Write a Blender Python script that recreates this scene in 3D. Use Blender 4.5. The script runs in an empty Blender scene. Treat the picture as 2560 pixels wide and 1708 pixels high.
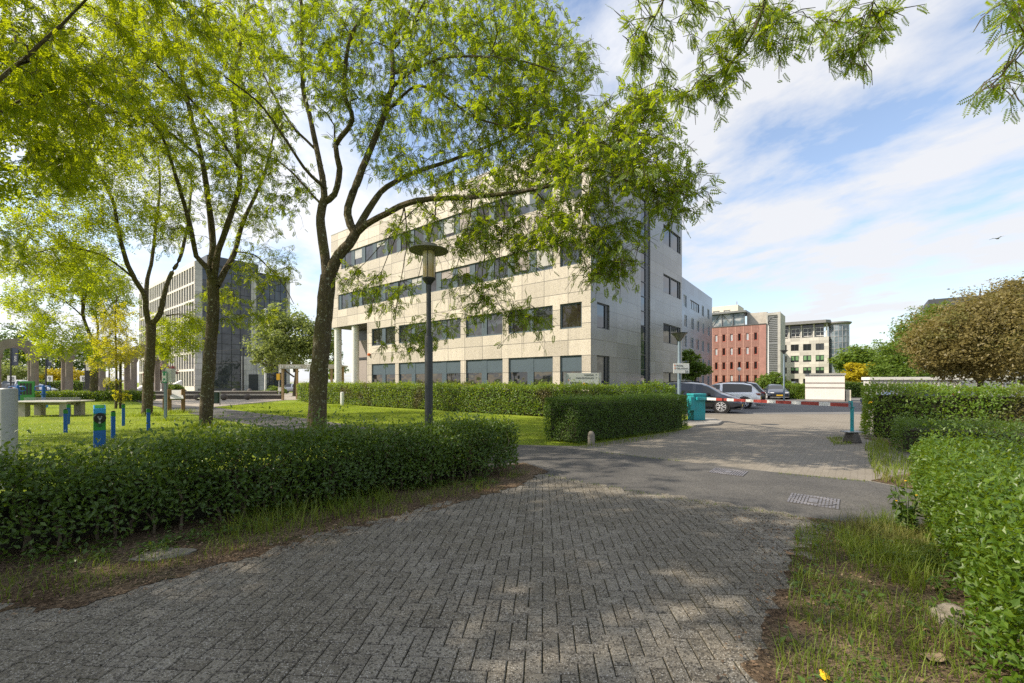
SUN_E = 4.4; CLOUD_L = 3.4; SKY_S = .95; EXPOSURE = 0.85
import bpy, bmesh, math, random
import numpy as np
from mathutils import Vector, Matrix
random.seed(7); rng = np.random.default_rng(11)
R = math.radians
scene = bpy.context.scene
COL = scene.collection
F, CX, HY, EYE = 1090.0, 1280.0, 955.0, 1.7      # photo geometry: focal length and horizon in photo pixels, eye height
def P(px, py, Y): return Vector(((px-CX)/F*Y, Y, EYE+(HY-py)/F*Y))
def G(px, py, z=0.0):
    Y = (EYE-z)*F/(py-HY); return Vector(((px-CX)/F*Y, Y, z))
A2 = Vector((-.780, .626)); B2 = Vector((.626, .780))   # the two street grid directions
ANG_A = math.atan2(.626, -.780)

# ------------------------------------------------------------------ materials
def node(nt, typ, ins=None, **props):
    n = nt.nodes.new(typ)
    for k, v in props.items(): setattr(n, k, v)
    for k, v in (ins or {}).items():
        s = n.inputs[k]
        if isinstance(v, bpy.types.NodeSocket): nt.links.new(v, s)
        else: s.default_value = v
    return n
def c4(c): return (c[0], c[1], c[2], 1.0)
def mixc(nt, fac, a, b, blend='MIX'):
    n = nt.nodes.new('ShaderNodeMix'); n.data_type = 'RGBA'; n.blend_type = blend
    for idx, v in ((0, fac), (6, a), (7, b)):
        s = n.inputs[idx]
        if isinstance(v, bpy.types.NodeSocket): nt.links.new(v, s)
        else: s.default_value = v if idx == 0 else c4(v)
    return n.outputs[2]
def ramp(nt, fac, stops):
    n = nt.nodes.new('ShaderNodeValToRGB'); nt.links.new(fac, n.inputs[0])
    el = n.color_ramp.elements
    while len(el) < len(stops): el.new(.5)
    for e, (p, v) in zip(el, stops):
        e.position = p; e.color = c4(v) if not isinstance(v, (int, float)) else (v, v, v, 1)
    return n.outputs[0]
def noise(nt, co, scale, detail=4, rough=.55, dist=0):
    return node(nt, 'ShaderNodeTexNoise', {'Vector': co, 'Scale': scale, 'Detail': detail, 'Roughness': rough, 'Distortion': dist}).outputs[0]
def newmat(name):
    m = bpy.data.materials.new(name); m.use_nodes = True
    nt = m.node_tree; nt.nodes.clear()
    out = nt.nodes.new('ShaderNodeOutputMaterial')
    return m, nt, out
def bumpn(nt, h, strength, dist):
    return node(nt, 'ShaderNodeBump', {'Height': h, 'Strength': strength, 'Distance': dist}).outputs[0]
def mat(name, col, rough=.6, metal=0.0, col2=None, nscale=3.0, var=.25, bump=0.0, bscale=60.0, spec=.5, coat=0.0, bdist=.004, streak=0.0):
    m, nt, out = newmat(name)
    co = node(nt, 'ShaderNodeTexCoord').outputs['Object']
    col2 = col2 or tuple(c*(1-var) for c in col)
    f = ramp(nt, noise(nt, co, nscale, 6, .6), [(.35, 0.0), (.65, 1.0)])
    c = mixc(nt, f, col, col2)
    fine = noise(nt, co, nscale*14, 3, .7)
    c = mixc(nt, .22, c, ramp(nt, fine, [(.3, .25), (.7, .75)]), 'OVERLAY')
    b = node(nt, 'ShaderNodeBsdfPrincipled', {'Base Color': c, 'Metallic': metal, 'Specular IOR Level': spec, 'Coat Weight': coat})
    rr = node(nt, 'ShaderNodeMapRange', {'Value': noise(nt, co, nscale*3, 4), 'To Min': max(0, rough-.08), 'To Max': min(1, rough+.1)})
    nt.links.new(rr.outputs[0], b.inputs['Roughness'])
    if bump: nt.links.new(bumpn(nt, noise(nt, co, bscale, 5, .65), bump, bdist), b.inputs['Normal'])
    nt.links.new(b.outputs[0], out.inputs[0]); return m
def glassmat(name, col, rough=.03, wav=.02, ior=1.6, tint=None):
    m, nt, out = newmat(name)
    co = node(nt, 'ShaderNodeTexCoord').outputs['Object']
    c = col if tint is None else mixc(nt, ramp(nt, noise(nt, co, .6, 2), [(.42, 0.0), (.58, 1.0)]), col, tint)
    b = node(nt, 'ShaderNodeBsdfPrincipled', {'Roughness': rough, 'IOR': ior})
    if isinstance(c, bpy.types.NodeSocket): nt.links.new(c, b.inputs['Base Color'])
    else: b.inputs['Base Color'].default_value = c4(c)
    nt.links.new(bumpn(nt, noise(nt, co, .9, 2), wav, .5), b.inputs['Normal'])
    nt.links.new(b.outputs[0], out.inputs[0]); return m
def leafmat(name, c1, c2, tcol, trans=.45, nscale=.8, gloss=.35, odd=None):
    m, nt, out = newmat(name)
    co = node(nt, 'ShaderNodeTexCoord').outputs['Object']
    isl = node(nt, 'ShaderNodeNewGeometry').outputs['Random Per Island']
    f = node(nt, 'ShaderNodeMath', {0: noise(nt, co, nscale, 3), 1: isl}, operation='ADD').outputs[0]
    f = node(nt, 'ShaderNodeMapRange', {'Value': f, 'From Min': .45, 'From Max': 1.55}).outputs[0]
    c = mixc(nt, f, c1, c2)
    if odd: c = mixc(nt, ramp(nt, noise(nt, co, nscale*.55, 2), [(.56, 0.0), (.68, .8)]), c, odd)
    t = mixc(nt, f, tuple(.75*x for x in tcol), tcol)
    if odd: t = mixc(nt, ramp(nt, noise(nt, co, nscale*.55, 2), [(.56, 0.0), (.68, .8)]), t, odd)
    d = node(nt, 'ShaderNodeBsdfPrincipled', {'Base Color': c, 'Roughness': .45, 'Specular IOR Level': gloss}).outputs[0]
    tr = node(nt, 'ShaderNodeBsdfTranslucent', {'Color': t}).outputs[0]
    mx = node(nt, 'ShaderNodeMixShader', {0: trans, 1: d, 2: tr}).outputs[0]
    nt.links.new(mx, out.inputs[0]); return m

# ------------------------------------------------------------------ mesh builder
class MB:
    def __init__(s): s.v = []; s.f = []; s.m = []
    def add(s, pts, faces, mi=0):
        o = len(s.v); s.v += [tuple(p) for p in pts]
        for f in faces: s.f.append(tuple(i+o for i in f)); s.m.append(mi)
    def quad(s, a, b, c, d, mi=0): s.add([a, b, c, d], [(0, 1, 2, 3)], mi)
    def box(s, x0, x1, y0, y1, z0, z1, mi=0, f=None):
        p = [(x0,y0,z0),(x1,y0,z0),(x1,y1,z0),(x0,y1,z0),(x0,y0,z1),(x1,y0,z1),(x1,y1,z1),(x0,y1,z1)]
        if f: p = [f(*q) for q in p]
        s.add(p, [(3,2,1,0),(4,5,6,7),(0,1,5,4),(1,2,6,5),(2,3,7,6),(3,0,4,7)], mi)
    def obox(s, c, dims, rz=0, mi=0, tilt=None):
        M = Matrix.Translation(c) @ Matrix.Rotation(rz, 4, 'Z')
        if tilt: M = M @ Matrix.Rotation(tilt[1], 4, tilt[0])
        a, b, h = dims[0]/2, dims[1]/2, dims[2]/2
        s.box(-a, a, -b, b, -h, h, mi, lambda x, y, z: tuple(M @ Vector((x, y, z))))
    def tube(s, path, radii, n=8, mi=0, cap=True):
        path = [Vector(p) for p in path]; o = len(s.v); up = Vector((.31, .17, .93))
        if not hasattr(radii, '__len__'): radii = [radii]*len(path)
        for i, p in enumerate(path):
            d = (path[min(i+1, len(path)-1)]-path[max(i-1, 0)])
            d = d.normalized() if d.length > 1e-9 else Vector((0, 0, 1))
            x = d.cross(up)
            if x.length < .05: x = d.cross(Vector((1, 0, 0)))
            x.normalize(); y = d.cross(x)
            for k in range(n):
                a = 2*math.pi*k/n; q = p+(x*math.cos(a)+y*math.sin(a))*radii[i]; s.v.append((q.x, q.y, q.z))
        for i in range(len(path)-1):
            for k in range(n):
                k2 = (k+1) % n; s.f.append((o+i*n+k, o+i*n+k2, o+i*n+n+k2, o+i*n+n+k)); s.m.append(mi)
        if cap:
            s.f.append(tuple(o+k for k in range(n-1, -1, -1))); s.m.append(mi)
            s.f.append(tuple(o+(len(path)-1)*n+k for k in range(n))); s.m.append(mi)
    def lathe(s, prof, n=20, c=(0, 0, 0), mi=0):
        o = len(s.v)
        for r, z in prof:
            for k in range(n):
                a = 2*math.pi*k/n; s.v.append((c[0]+r*math.cos(a), c[1]+r*math.sin(a), c[2]+z))
        for i in range(len(prof)-1):
            for k in range(n):
                k2 = (k+1) % n; s.f.append((o+i*n+k, o+i*n+k2, o+i*n+n+k2, o+i*n+n+k)); s.m.append(mi)
        if prof[0][0] > 1e-6: s.f.append(tuple(o+k for k in range(n-1, -1, -1))); s.m.append(mi)
        if prof[-1][0] > 1e-6: s.f.append(tuple(o+(len(prof)-1)*n+k for k in range(n))); s.m.append(mi)
    def cyl(s, x, y, z0, z1, r, n=16, mi=0): s.lathe([(r, z0), (r, z1)], n, (x, y, 0), mi)
    def prism(s, poly, z0, z1, mi=0, f=None):
        n = len(poly); p = [(x, y, z0) for x, y in poly]+[(x, y, z1) for x, y in poly]
        if f: p = [f(*q) for q in p]
        s.add(p, [tuple(range(n-1, -1, -1)), tuple(range(n, 2*n))]+[(i, (i+1) % n, n+(i+1) % n, n+i) for i in range(n)], mi)
    def mesh(s, name, mats, smooth=False, recalc=True):
        me = bpy.data.meshes.new(name); me.from_pydata(s.v, [], s.f)
        for m in (mats if isinstance(mats, (list, tuple)) else [mats]): me.materials.append(m)
        me.polygons.foreach_set('material_index', s.m)
        if recalc:
            bm = bmesh.new(); bm.from_mesh(me); bmesh.ops.recalc_face_normals(bm, faces=bm.faces); bm.to_mesh(me); bm.free()
        if smooth:
            me.polygons.foreach_set('use_smooth', [True]*len(me.polygons)); me.set_sharp_from_angle(angle=R(40))
        me.update(); return me
def fastmesh(name, V, nf, k, mats, mi=None, smooth=False):
    """V: (nf*k,3) unshared corner points, nf faces of k corners"""
    me = bpy.data.meshes.new(name); me.vertices.add(len(V)); me.vertices.foreach_set('co', np.ascontiguousarray(V, dtype=np.float32).ravel())
    me.loops.add(nf*k); me.loops.foreach_set('vertex_index', np.arange(nf*k, dtype=np.int32))
    me.polygons.add(nf); me.polygons.foreach_set('loop_start', np.arange(0, nf*k, k, dtype=np.int32))
    for m in (mats if isinstance(mats, (list, tuple)) else [mats]): me.materials.append(m)
    if mi is not None: me.polygons.foreach_set('material_index', mi)
    if smooth: me.polygons.foreach_set('use_smooth', [True]*nf)
    me.update(calc_edges=True); return me
def link(name, data, parent=None, loc=None, rz=0.0):
    o = bpy.data.objects.new(name, data); COL.objects.link(o)
    if parent: o.parent = parent
    if loc is not None: o.location = loc
    o.rotation_euler = (0, 0, rz); return o
def tag(o, label=None, cat=None, group=None, kind=None):
    for k, v in (('label', label), ('category', cat), ('group', group), ('kind', kind)):
        if v: o[k] = v
    return o
def thing(name, label, cat, loc=(0, 0, 0), rz=0.0, group=None):
    return tag(link(name, None, None, loc, rz), label, cat, group)
def part(mb, name, mats, parent, smooth=False, bevel=0.0, label=None):
    me = mb.mesh(name, mats, smooth) if isinstance(mb, MB) else mb
    o = link(name, me, parent)
    if bevel:
        b = o.modifiers.new('bevel', 'BEVEL'); b.width = bevel; b.segments = 2; b.limit_method = 'ANGLE'; b.angle_limit = R(35)
    if label: o['label'] = label
    return o
def solo(mb, name, mats, label, cat, loc=(0, 0, 0), rz=0.0, group=None, kind=None, smooth=False, bevel=0.0):
    o = part(mb, name, mats, None, smooth, bevel); o.location = loc; o.rotation_euler = (0, 0, rz)
    return tag(o, label, cat, group, kind)
def ground(name, mb, mats): return tag(part(mb, name, mats, None), kind='structure')
def copy_tree(o, parent=None):
    c = o.copy(); COL.objects.link(c); c.parent = parent
    for ch in list(o.children): copy_tree(ch, c)
    return c
def text_mesh(txt, size, m, depth=.004, align='LEFT', at=(0, 0, 0), rz=0.0, bold=0.0):
    """letters standing upright, read from the -y side"""
    cu = bpy.data.curves.new('lettering', 'FONT'); cu.body = txt; cu.size = size; cu.extrude = depth; cu.align_x = align; cu.offset = bold
    o = bpy.data.objects.new('lettering', cu); COL.objects.link(o)
    me = bpy.data.meshes.new_from_object(o.evaluated_get(bpy.context.evaluated_depsgraph_get()))
    bpy.data.objects.remove(o)
    me.transform(Matrix.Translation(at) @ Matrix.Rotation(rz, 4, 'Z') @ Matrix.Rotation(R(90), 4, 'X'))
    me.materials.clear(); me.materials.append(m); return me
def sheet(poly, z, f=None):
    mb = MB(); mb.add([(p[0], p[1], z) for p in poly], [tuple(range(len(poly)))]); return mb
def inpoly(poly, x, y):
    r = np.zeros(np.shape(x), bool); n = len(poly); j = n-1
    for i in range(n):
        xi, yi = poly[i][0], poly[i][1]; xj, yj = poly[j][0], poly[j][1]
        c = ((yi > y) != (yj > y)) & (x < (xj-xi)*(y-yi)/((yj-yi) if yj != yi else 1e-9)+xi); r ^= c; j = i
    return r

# ------------------------------------------------------------------ camera, sun, sky
SUN_EL = R(43); SUN_AZ = Vector((-1, -.12)).normalized()
cam = bpy.data.cameras.new('camera'); cam.sensor_width = 36; cam.lens = F/2560*36
cam.shift_y = (HY-854)/2560; cam.clip_end = 3000; cam.clip_start = .05
co_ = link('camera', cam, None, (0, 0, EYE)); co_.rotation_euler = (R(90), 0, 0); scene.camera = co_
sun = bpy.data.lights.new('sun', 'SUN'); sun.energy = SUN_E; sun.angle = R(.53); sun.color = (1, .88, .72)
so = link('sun', sun, None, (-30, 0, 40))
sd = Vector((SUN_AZ.x*math.cos(SUN_EL), SUN_AZ.y*math.cos(SUN_EL), math.sin(SUN_EL)))
so.rotation_euler = (-sd).to_track_quat('-Z', 'Y').to_euler()
w = bpy.data.worlds.new('World'); scene.world = w; w.use_nodes = True
nt = w.node_tree; nt.nodes.clear()
sky = node(nt, 'ShaderNodeTexSky', sky_type='NISHITA', sun_disc=False, sun_elevation=SUN_EL, sun_rotation=math.atan2(SUN_AZ.x, SUN_AZ.y), air_density=1.0, dust_density=1.2, ozone_density=1.0)
gen = node(nt, 'ShaderNodeTexCoord').outputs['Generated']
sep = node(nt, 'ShaderNodeSeparateXYZ', {0: gen})
zz = node(nt, 'ShaderNodeMath', {0: sep.outputs[2], 1: .0}, operation='MAXIMUM').outputs[0]
zz = node(nt, 'ShaderNodeMath', {0: zz, 1: .13}, operation='ADD').outputs[0]
ux = node(nt, 'ShaderNodeMath', {0: sep.outputs[0], 1: zz}, operation='DIVIDE').outputs[0]
uy = node(nt, 'ShaderNodeMath', {0: sep.outputs[1], 1: zz}, operation='DIVIDE').outputs[0]
uv = node(nt, 'ShaderNodeCombineXYZ', {0: ux, 1: uy}).outputs[0]
rot = node(nt, 'ShaderNodeMapping', {'Vector': uv, 'Rotation': (0, 0, R(62)), 'Location': (3.3, 1.7, 0)}).outputs[0]
mp = node(nt, 'ShaderNodeMapping', {'Vector': rot, 'Scale': (.95, 1.35, 1)}).outputs[0]
n1 = noise(nt, mp, 1.25, 9, .56, .25)
n2 = noise(nt, mp, 3.6, 8, .62, .2)
cl = node(nt, 'ShaderNodeMath', {0: n1, 1: node(nt, 'ShaderNodeMath', {0: n2, 1: .3}, operation='MULTIPLY').outputs[0]}, operation='ADD').outputs[0]
dens = ramp(nt, cl, [(.515, 0.0), (.60, .48), (.71, .97)])
# thin haze of cloud towards the horizon
hz = ramp(nt, sep.outputs[2], [(.0, .38), (.35, .12), (.8, .04)])
dens = node(nt, 'ShaderNodeMath', {0: dens, 1: hz}, operation='MAXIMUM').outputs[0]
sunk = node(nt, 'ShaderNodeVectorMath', {0: gen, 1: tuple(sd)}, operation='DOT_PRODUCT').outputs['Value']
glow = ramp(nt, sunk, [(.0, 0.0), (1.0, 1.0)])
lum = node(nt, 'ShaderNodeMapRange', {'Value': glow, 'To Min': CLOUD_L, 'To Max': CLOUD_L*1.4}).outputs[0]
cc = node(nt, 'ShaderNodeVectorMath', {0: (.97, .985, 1.03), 3: lum}, operation='SCALE').outputs[0]
skyb = node(nt, 'ShaderNodeVectorMath', {0: sky.outputs[0], 3: SKY_S}, operation='SCALE').outputs[0]
allc = mixc(nt, dens, skyb, cc)
bg = node(nt, 'ShaderNodeBackground', {'Color': allc, 'Strength': 0.15})
nt.links.new(bg.outputs[0], node(nt, 'ShaderNodeOutputWorld').inputs[0])
scene.view_settings.view_transform = 'Standard'; scene.view_settings.look = 'None'
scene.view_settings.exposure = EXPOSURE; scene.view_settings.gamma = 1
scene.cycles.max_bounces = 6; scene.cycles.diffuse_bounces = 3; scene.cycles.transmission_bounces = 4; scene.cycles.transparent_max_bounces = 4
scene.cycles.use_denoising = False
# ------------------------------------------------------------------ ground materials
def lawnmat():
    m, nt, out = newmat('lawn'); co = node(nt, 'ShaderNodeTexCoord').outputs['Object']
    c = mixc(nt, ramp(nt, noise(nt, co, .35, 5), [(.35, 0.0), (.65, 1.0)]), (.13, .195, .014), (.21, .26, .022))
    c = mixc(nt, ramp(nt, noise(nt, co, 2.3, 5), [(.52, 0.0), (.72, .8)]), c, (.16, .15, .05))
    c = mixc(nt, .35, c, ramp(nt, noise(nt, co, 38, 3, .8), [(.3, .2), (.7, .8)]), 'OVERLAY')
    b = node(nt, 'ShaderNodeBsdfPrincipled', {'Base Color': c, 'Roughness': .9, 'Specular IOR Level': .15, 'Normal': bumpn(nt, noise(nt, co, 45, 4, .8), .9, .03)})
    nt.links.new(b.outputs[0], out.inputs[0]); return m
def asphaltmat(name, ca, cb, speck=.25, scale=120, patch=.9):
    m, nt, out = newmat(name); co = node(nt, 'ShaderNodeTexCoord').outputs['Object']
    c = mixc(nt, ramp(nt, noise(nt, co, patch, 6, .6), [(.35, 0.0), (.66, 1.0)]), ca, cb)
    v = node(nt, 'ShaderNodeTexVoronoi', {'Vector': co, 'Scale': scale}, feature='F1')
    sp = ramp(nt, v.outputs['Color'], [(.3, .1), (.75, .9)])
    c = mixc(nt, speck, c, sp, 'OVERLAY')
    c = mixc(nt, ramp(nt, noise(nt, co, 4.5, 5), [(.60, 0.0), (.75, .5)]), c, tuple(x*.6 for x in ca))
    b = node(nt, 'ShaderNodeBsdfPrincipled', {'Base Color': c, 'Roughness': .85, 'Specular IOR Level': .3, 'Normal': bumpn(nt, v.outputs['Distance'], .35, .006)})
    nt.links.new(b.outputs[0], out.inputs[0]); return m
def soilmat():
    m, nt, out = newmat('soil'); co = node(nt, 'ShaderNodeTexCoord').outputs['Object']
    c = mixc(nt, ramp(nt, noise(nt, co, 1.7, 6, .6), [(.38, 0.0), (.62, 1.0)]), (.085, .058, .037), (.145, .108, .072))
    v = node(nt, 'ShaderNodeTexVoronoi', {'Vector': co, 'Scale': 55}, feature='F1')
    c = mixc(nt, .5, c, ramp(nt, v.outputs['Color'], [(.25, .02), (.8, 1.0)]), 'OVERLAY')
    c = mixc(nt, ramp(nt, noise(nt, co, 3.1, 5), [(.55, 0.0), (.7, .55)]), c, (.055, .075, .02))
    b = node(nt, 'ShaderNodeBsdfPrincipled', {'Base Color': c, 'Roughness': .95, 'Specular IOR Level': .1, 'Normal': bumpn(nt, noise(nt, co, 70, 4, .7), 1.0, .02)})
    nt.links.new(b.outputs[0], out.inputs[0]); return m
def pavermat():
    m, nt, out = newmat('concrete_pavers'); co = node(nt, 'ShaderNodeTexCoord').outputs['Object']
    isl = node(nt, 'ShaderNodeNewGeometry').outputs['Random Per Island']
    c = ramp(nt, isl, [(0, (.138, .124, .100)), (.5, (.176, .160, .132)), (1, (.22, .202, .168))])
    c = mixc(nt, ramp(nt, noise(nt, co, .8, 6, .6), [(.36, 0.0), (.64, .75)]), c, (.108, .094, .068))
    c = mixc(nt, ramp(nt, noise(nt, co, 1.9, 4), [(.60, 0.0), (.75, .6)]), c, (.06, .055, .046))
    v = node(nt, 'ShaderNodeTexVoronoi', {'Vector': co, 'Scale': 95}, feature='F1')
    col = node(nt, 'ShaderNodeSeparateColor', {0: v.outputs['Color']}).outputs[0]
    pale = node(nt, 'ShaderNodeMath', {0: ramp(nt, col, [(.6, 0.0), (.72, 1.0)]), 1: ramp(nt, v.outputs['Distance'], [(.28, 1.0), (.5, 0.0)])}, operation='MULTIPLY').outputs[0]
    pale = node(nt, 'ShaderNodeMath', {0: pale, 1: ramp(nt, noise(nt, co, 5, 3), [(.3, .35), (.65, 1.0)])}, operation='MULTIPLY').outputs[0]
    c = mixc(nt, pale, c, (.36, .345, .31))
    dark = ramp(nt, col, [(.12, .85), (.3, 0.0)])
    c = mixc(nt, dark, c, (.04, .036, .03))
    b = node(nt, 'ShaderNodeBsdfPrincipled', {'Base Color': c, 'Roughness': .8, 'Specular IOR Level': .35, 'Normal': bumpn(nt, v.outputs['Distance'], .55, .006)})
    nt.links.new(b.outputs[0], out.inputs[0]); return m
def clinkermat():
    m, nt, out = newmat('driveway_clinkers'); tc = node(nt, 'ShaderNodeTexCoord').outputs['Object']
    co = node(nt, 'ShaderNodeMapping', {'Vector': tc, 'Rotation': (0, 0, R(-51))}).outputs[0]
    br = node(nt, 'ShaderNodeTexBrick', {'Vector': co, 'Color1': (.225, .204, .170, 1), 'Color2': (.195, .177, .147, 1), 'Mortar': (.155, .140, .113, 1), 'Scale': 1.0, 'Mortar Size': .007, 'Brick Width': .21, 'Row Height': .105, 'Bias': 0.0})
    c = mixc(nt, ramp(nt, noise(nt, tc, .7, 6, .6), [(.38, 0.0), (.64, .6)]), br.outputs[0], (.15, .132, .105))
    c = mixc(nt, .3, c, ramp(nt, noise(nt, tc, 30, 4, .8), [(.3, .2), (.7, .8)]), 'OVERLAY')
    b = node(nt, 'ShaderNodeBsdfPrincipled', {'Base Color': c, 'Roughness': .85, 'Specular IOR Level': .3, 'Normal': bumpn(nt, br.outputs[1], -.4, .006)})
    nt.links.new(b.outputs[0], out.inputs[0]); return m
M_lawn = lawnmat(); M_soil = soilmat(); M_paver = pavermat(); M_clinker = clinkermat()
M_path = asphaltmat('path_asphalt', (.062, .061, .059), (.094, .091, .085), .35, 90)
M_park = asphaltmat('parking_asphalt', (.12, .12, .12), (.16, .158, .152), .25, 60, .4)
M_plaza = asphaltmat('plaza_paving', (.33, .29, .24), (.25, .225, .19), .25, 30, .5)
M_joint = mat('joint_moss', (.026, .022, .012), .95, col2=(.045, .045, .014), nscale=6, bump=.8, bscale=120)
M_conc = mat('concrete', (.36, .335, .29), .85, nscale=2, bump=.3, bscale=90)
M_kerb = mat('kerb_stone', (.30, .285, .255), .85, nscale=3, bump=.3, bscale=60)

mb = MB(); S = 900
mb.quad((-S, -S, 0), (S, -S, 0), (S, S, 0), (-S, S, 0)); ground('lawn', mb, M_lawn)
# near paving: herringbone bricks, each with a chamfered top
pav = [(-5.2, -2.5), (-5.4, 2.3), (-4.6, 2.85), G(0,1526), G(166,1520), G(332,1470), G(520,1415), G(774,1351), G(1051,1282), G(1300,1210), G(1345,1185), G(1453,1206), G(1656,1243), G(1927,1283), G(2030,1318), G(1990,1384), G(1982,1452), G(1918,1565), G(1888,1704), (1.25, 1.6), (1.0, -2.5)]
pav = [(p[0], p[1]) for p in pav]
base_poly = [(x*1.0, y) for x, y in pav]
ground('paving_bed', sheet(base_poly, .006), M_joint)
def pavers():
    w = .105; rot = R(-4); cs, sn = math.cos(rot), math.sin(rot); V = []
    g = .0036
    for iy in range(-30, 95):
        for ix in range(-75, 70):
            d = (ix-iy) % 4
            if d == 0: x0, x1, y0, y1 = ix, ix+2, iy, iy+1
            elif d == 3: x0, x1, y0, y1 = ix, ix+1, iy, iy+2
            else: continue
            x0, x1, y0, y1 = x0*w+g, x1*w-g, y0*w+g, y1*w-g
            mx, my = (x0+x1)/2, (y0+y1)/2; wx, wy = mx*cs-my*sn, mx*sn+my*cs
            if not (-5.6 < wx < 3.9 and -2.5 < wy < 8.4): continue
            V.append((x0, x1, y0, y1, wx, wy))
    V = np.array(V); k = inpoly(base_poly, V[:, 4], V[:, 5])
    for ox, oy in ((.16, 0), (-.16, 0), (0, .12), (0, -.16)): k |= inpoly(base_poly, V[:, 4]+ox, V[:, 5]+oy) & ((V[:, 4] < -.2) | (V[:, 4] > 2.2) | (V[:, 5] < 5))
    V = V[k]; n = len(V)
    h = .018+rng.normal(0, .0014, n); tx = rng.normal(0, .006, n); ty = rng.normal(0, .006, n); yaw = rng.normal(0, .008, n)
    # settled dips so rows are not dead flat
    h += .004*np.sin(V[:, 4]*1.3+V[:, 5]*.7)
    co, fc = [], []
    for i in range(n):
        x0, x1, y0, y1 = V[i, :4]; mx, my = (x0+x1)/2, (y0+y1)/2; c0 = .0045+abs(rng.normal(0, .0012))
        cy, sy = math.cos(yaw[i]), math.sin(yaw[i])
        top = [(x0+c0, y0+c0), (x1-c0, y0+c0), (x1-c0, y1-c0), (x0+c0, y1-c0)]; mid = [(x0, y0), (x1, y0), (x1, y1), (x0, y1)]
        o = len(co)
        for lst, dz in ((top, 0), (mid, -.006), (mid, -.016)):
            for px_, py_ in lst:
                ax, ay = px_-mx, py_-my; ax, ay = ax*cy-ay*sy, ax*sy+ay*cy
                z = h[i]+dz+(ax*tx[i]+ay*ty[i]); X, Y = ax+mx, ay+my
                co.append((X*cs-Y*sn, X*sn+Y*cs, z))
        fc.append((o, o+1, o+2, o+3))
        for a in range(4):
            b = (a+1) % 4; fc.append((o+4+a, o+4+b, o+b, o+a)); fc.append((o+8+a, o+8+b, o+4+b, o+4+a))
    me = bpy.data.meshes.new('brick_paving'); me.from_pydata(co, [], fc); me.materials.append(M_paver); me.update()
    o = link('brick_paving', me); tag(o, kind='structure')
pavers()
# asphalt path crossing the picture, running along the grid
path = [(3.95, 5.2), G(1927,1286), G(1656,1245), G(1453,1209), G(1340,1186), (-.6, 8.8), (-7.3, 14.6), (-14.5, 20.9), (-19, 24.9), (-34, 39), (-21, 40.2), (-20, 29.2), (-14.5, 24.2), (-9.5, 20.1), (-5.7, 16.5), (.2, 11.7), G(1467,1126), G(1634,1147), G(1927,1181), G(2176,1205), G(2284,1226), (7.6, 6.2), (7.9, 3.6), (6, 3.4)]
ground('path', sheet(path, .012), M_path)
drive = [(.2, 11.72), (1.75, 11.5), (6.3, 15.6), (8.2, 18.6), (8.8, 22.4), (12, 26), (34, 30), (34, 12), (12.4, 11.8), (9.6, 10.2), (8.3, 8.4), (6.6, 7.2), (5.9, 7.0)]
ground('driveway', sheet(drive, .008), M_clinker)
ground('parking', sheet([(6.4, 22.9), (40, 22.7), (48, 41), (60, 60), (50, 92), (27, 70), (12, 36)], .0125), M_park)
ground('plaza', sheet([(-20.2, 29), (-21, 40.3), (-16, 44), (-30, 66), (-50, 78), (-90, 74), (-70, 44), (-34, 38.9)], .016), M_plaza)
# planted soil strips
soilL = [(-9, -1), (-9, 3.2), (-5.2, 4.9), (.25, 9.1), (.7, 8.2), (.5, 7.95), G(1300,1216), G(1051,1290), G(774,1360), G(520,1424), G(332,1480), G(166,1530), (-3.85, 3.2), (-4.5, 2.7), (-5.3, 2.2), (-5.1, -1)]
def ragged(poly, lo, hi, amp=.055):
    o = []; n = len(poly)
    for i in range(n):
        a, b = Vector(poly[i][:2]), Vector(poly[(i+1) % n][:2]); o.append(tuple(a)); k = int((b-a).length/.05) if lo <= i < hi else 0
        for j in range(1, k):
            q = a.lerp(b, j/k); s_ = q.x*7+q.y*9; m_ = amp*(math.sin(s_)*.5+math.sin(s_*2.7+1)*.4+rng.normal(0, .35)); d = (b-a).normalized(); o.append((q.x-d.y*m_, q.y+d.x*m_))
    return o
ground('soil', sheet(ragged(soilL, 4, 15), .0188), M_soil)
soilR = [(.95, -2), (1.2, 1.6), G(1880,1704), G(1906,1565), G(1970,1452), G(1978,1384), G(2022,1318), G(1960,1291), (4.0, 5.25), (5.2, 5.1), (6.4, 6.9), (8.5, 5.2), (6, -2)]
ground('soil', sheet(ragged(soilR, 0, 8), .0192), M_soil)
ground('soil', sheet([G(2176,1203), (8.3, 8.5), (9.5, 10.1), (10.6, 13.2), (13, 11.5), (8, 6.5), G(2284,1224)], .0165), M_soil)
# kerbed islands of the barrier
mb = MB(); mb.prism([(6.9, 16.3), (8.0, 16.9), (8.7, 18.0), (8.9, 19.3), (8.3, 19.6), (6.6, 17.6)], .0, .10); solo(mb, 'kerb_island', M_kerb, None, None, kind='structure', bevel=.02)
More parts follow.
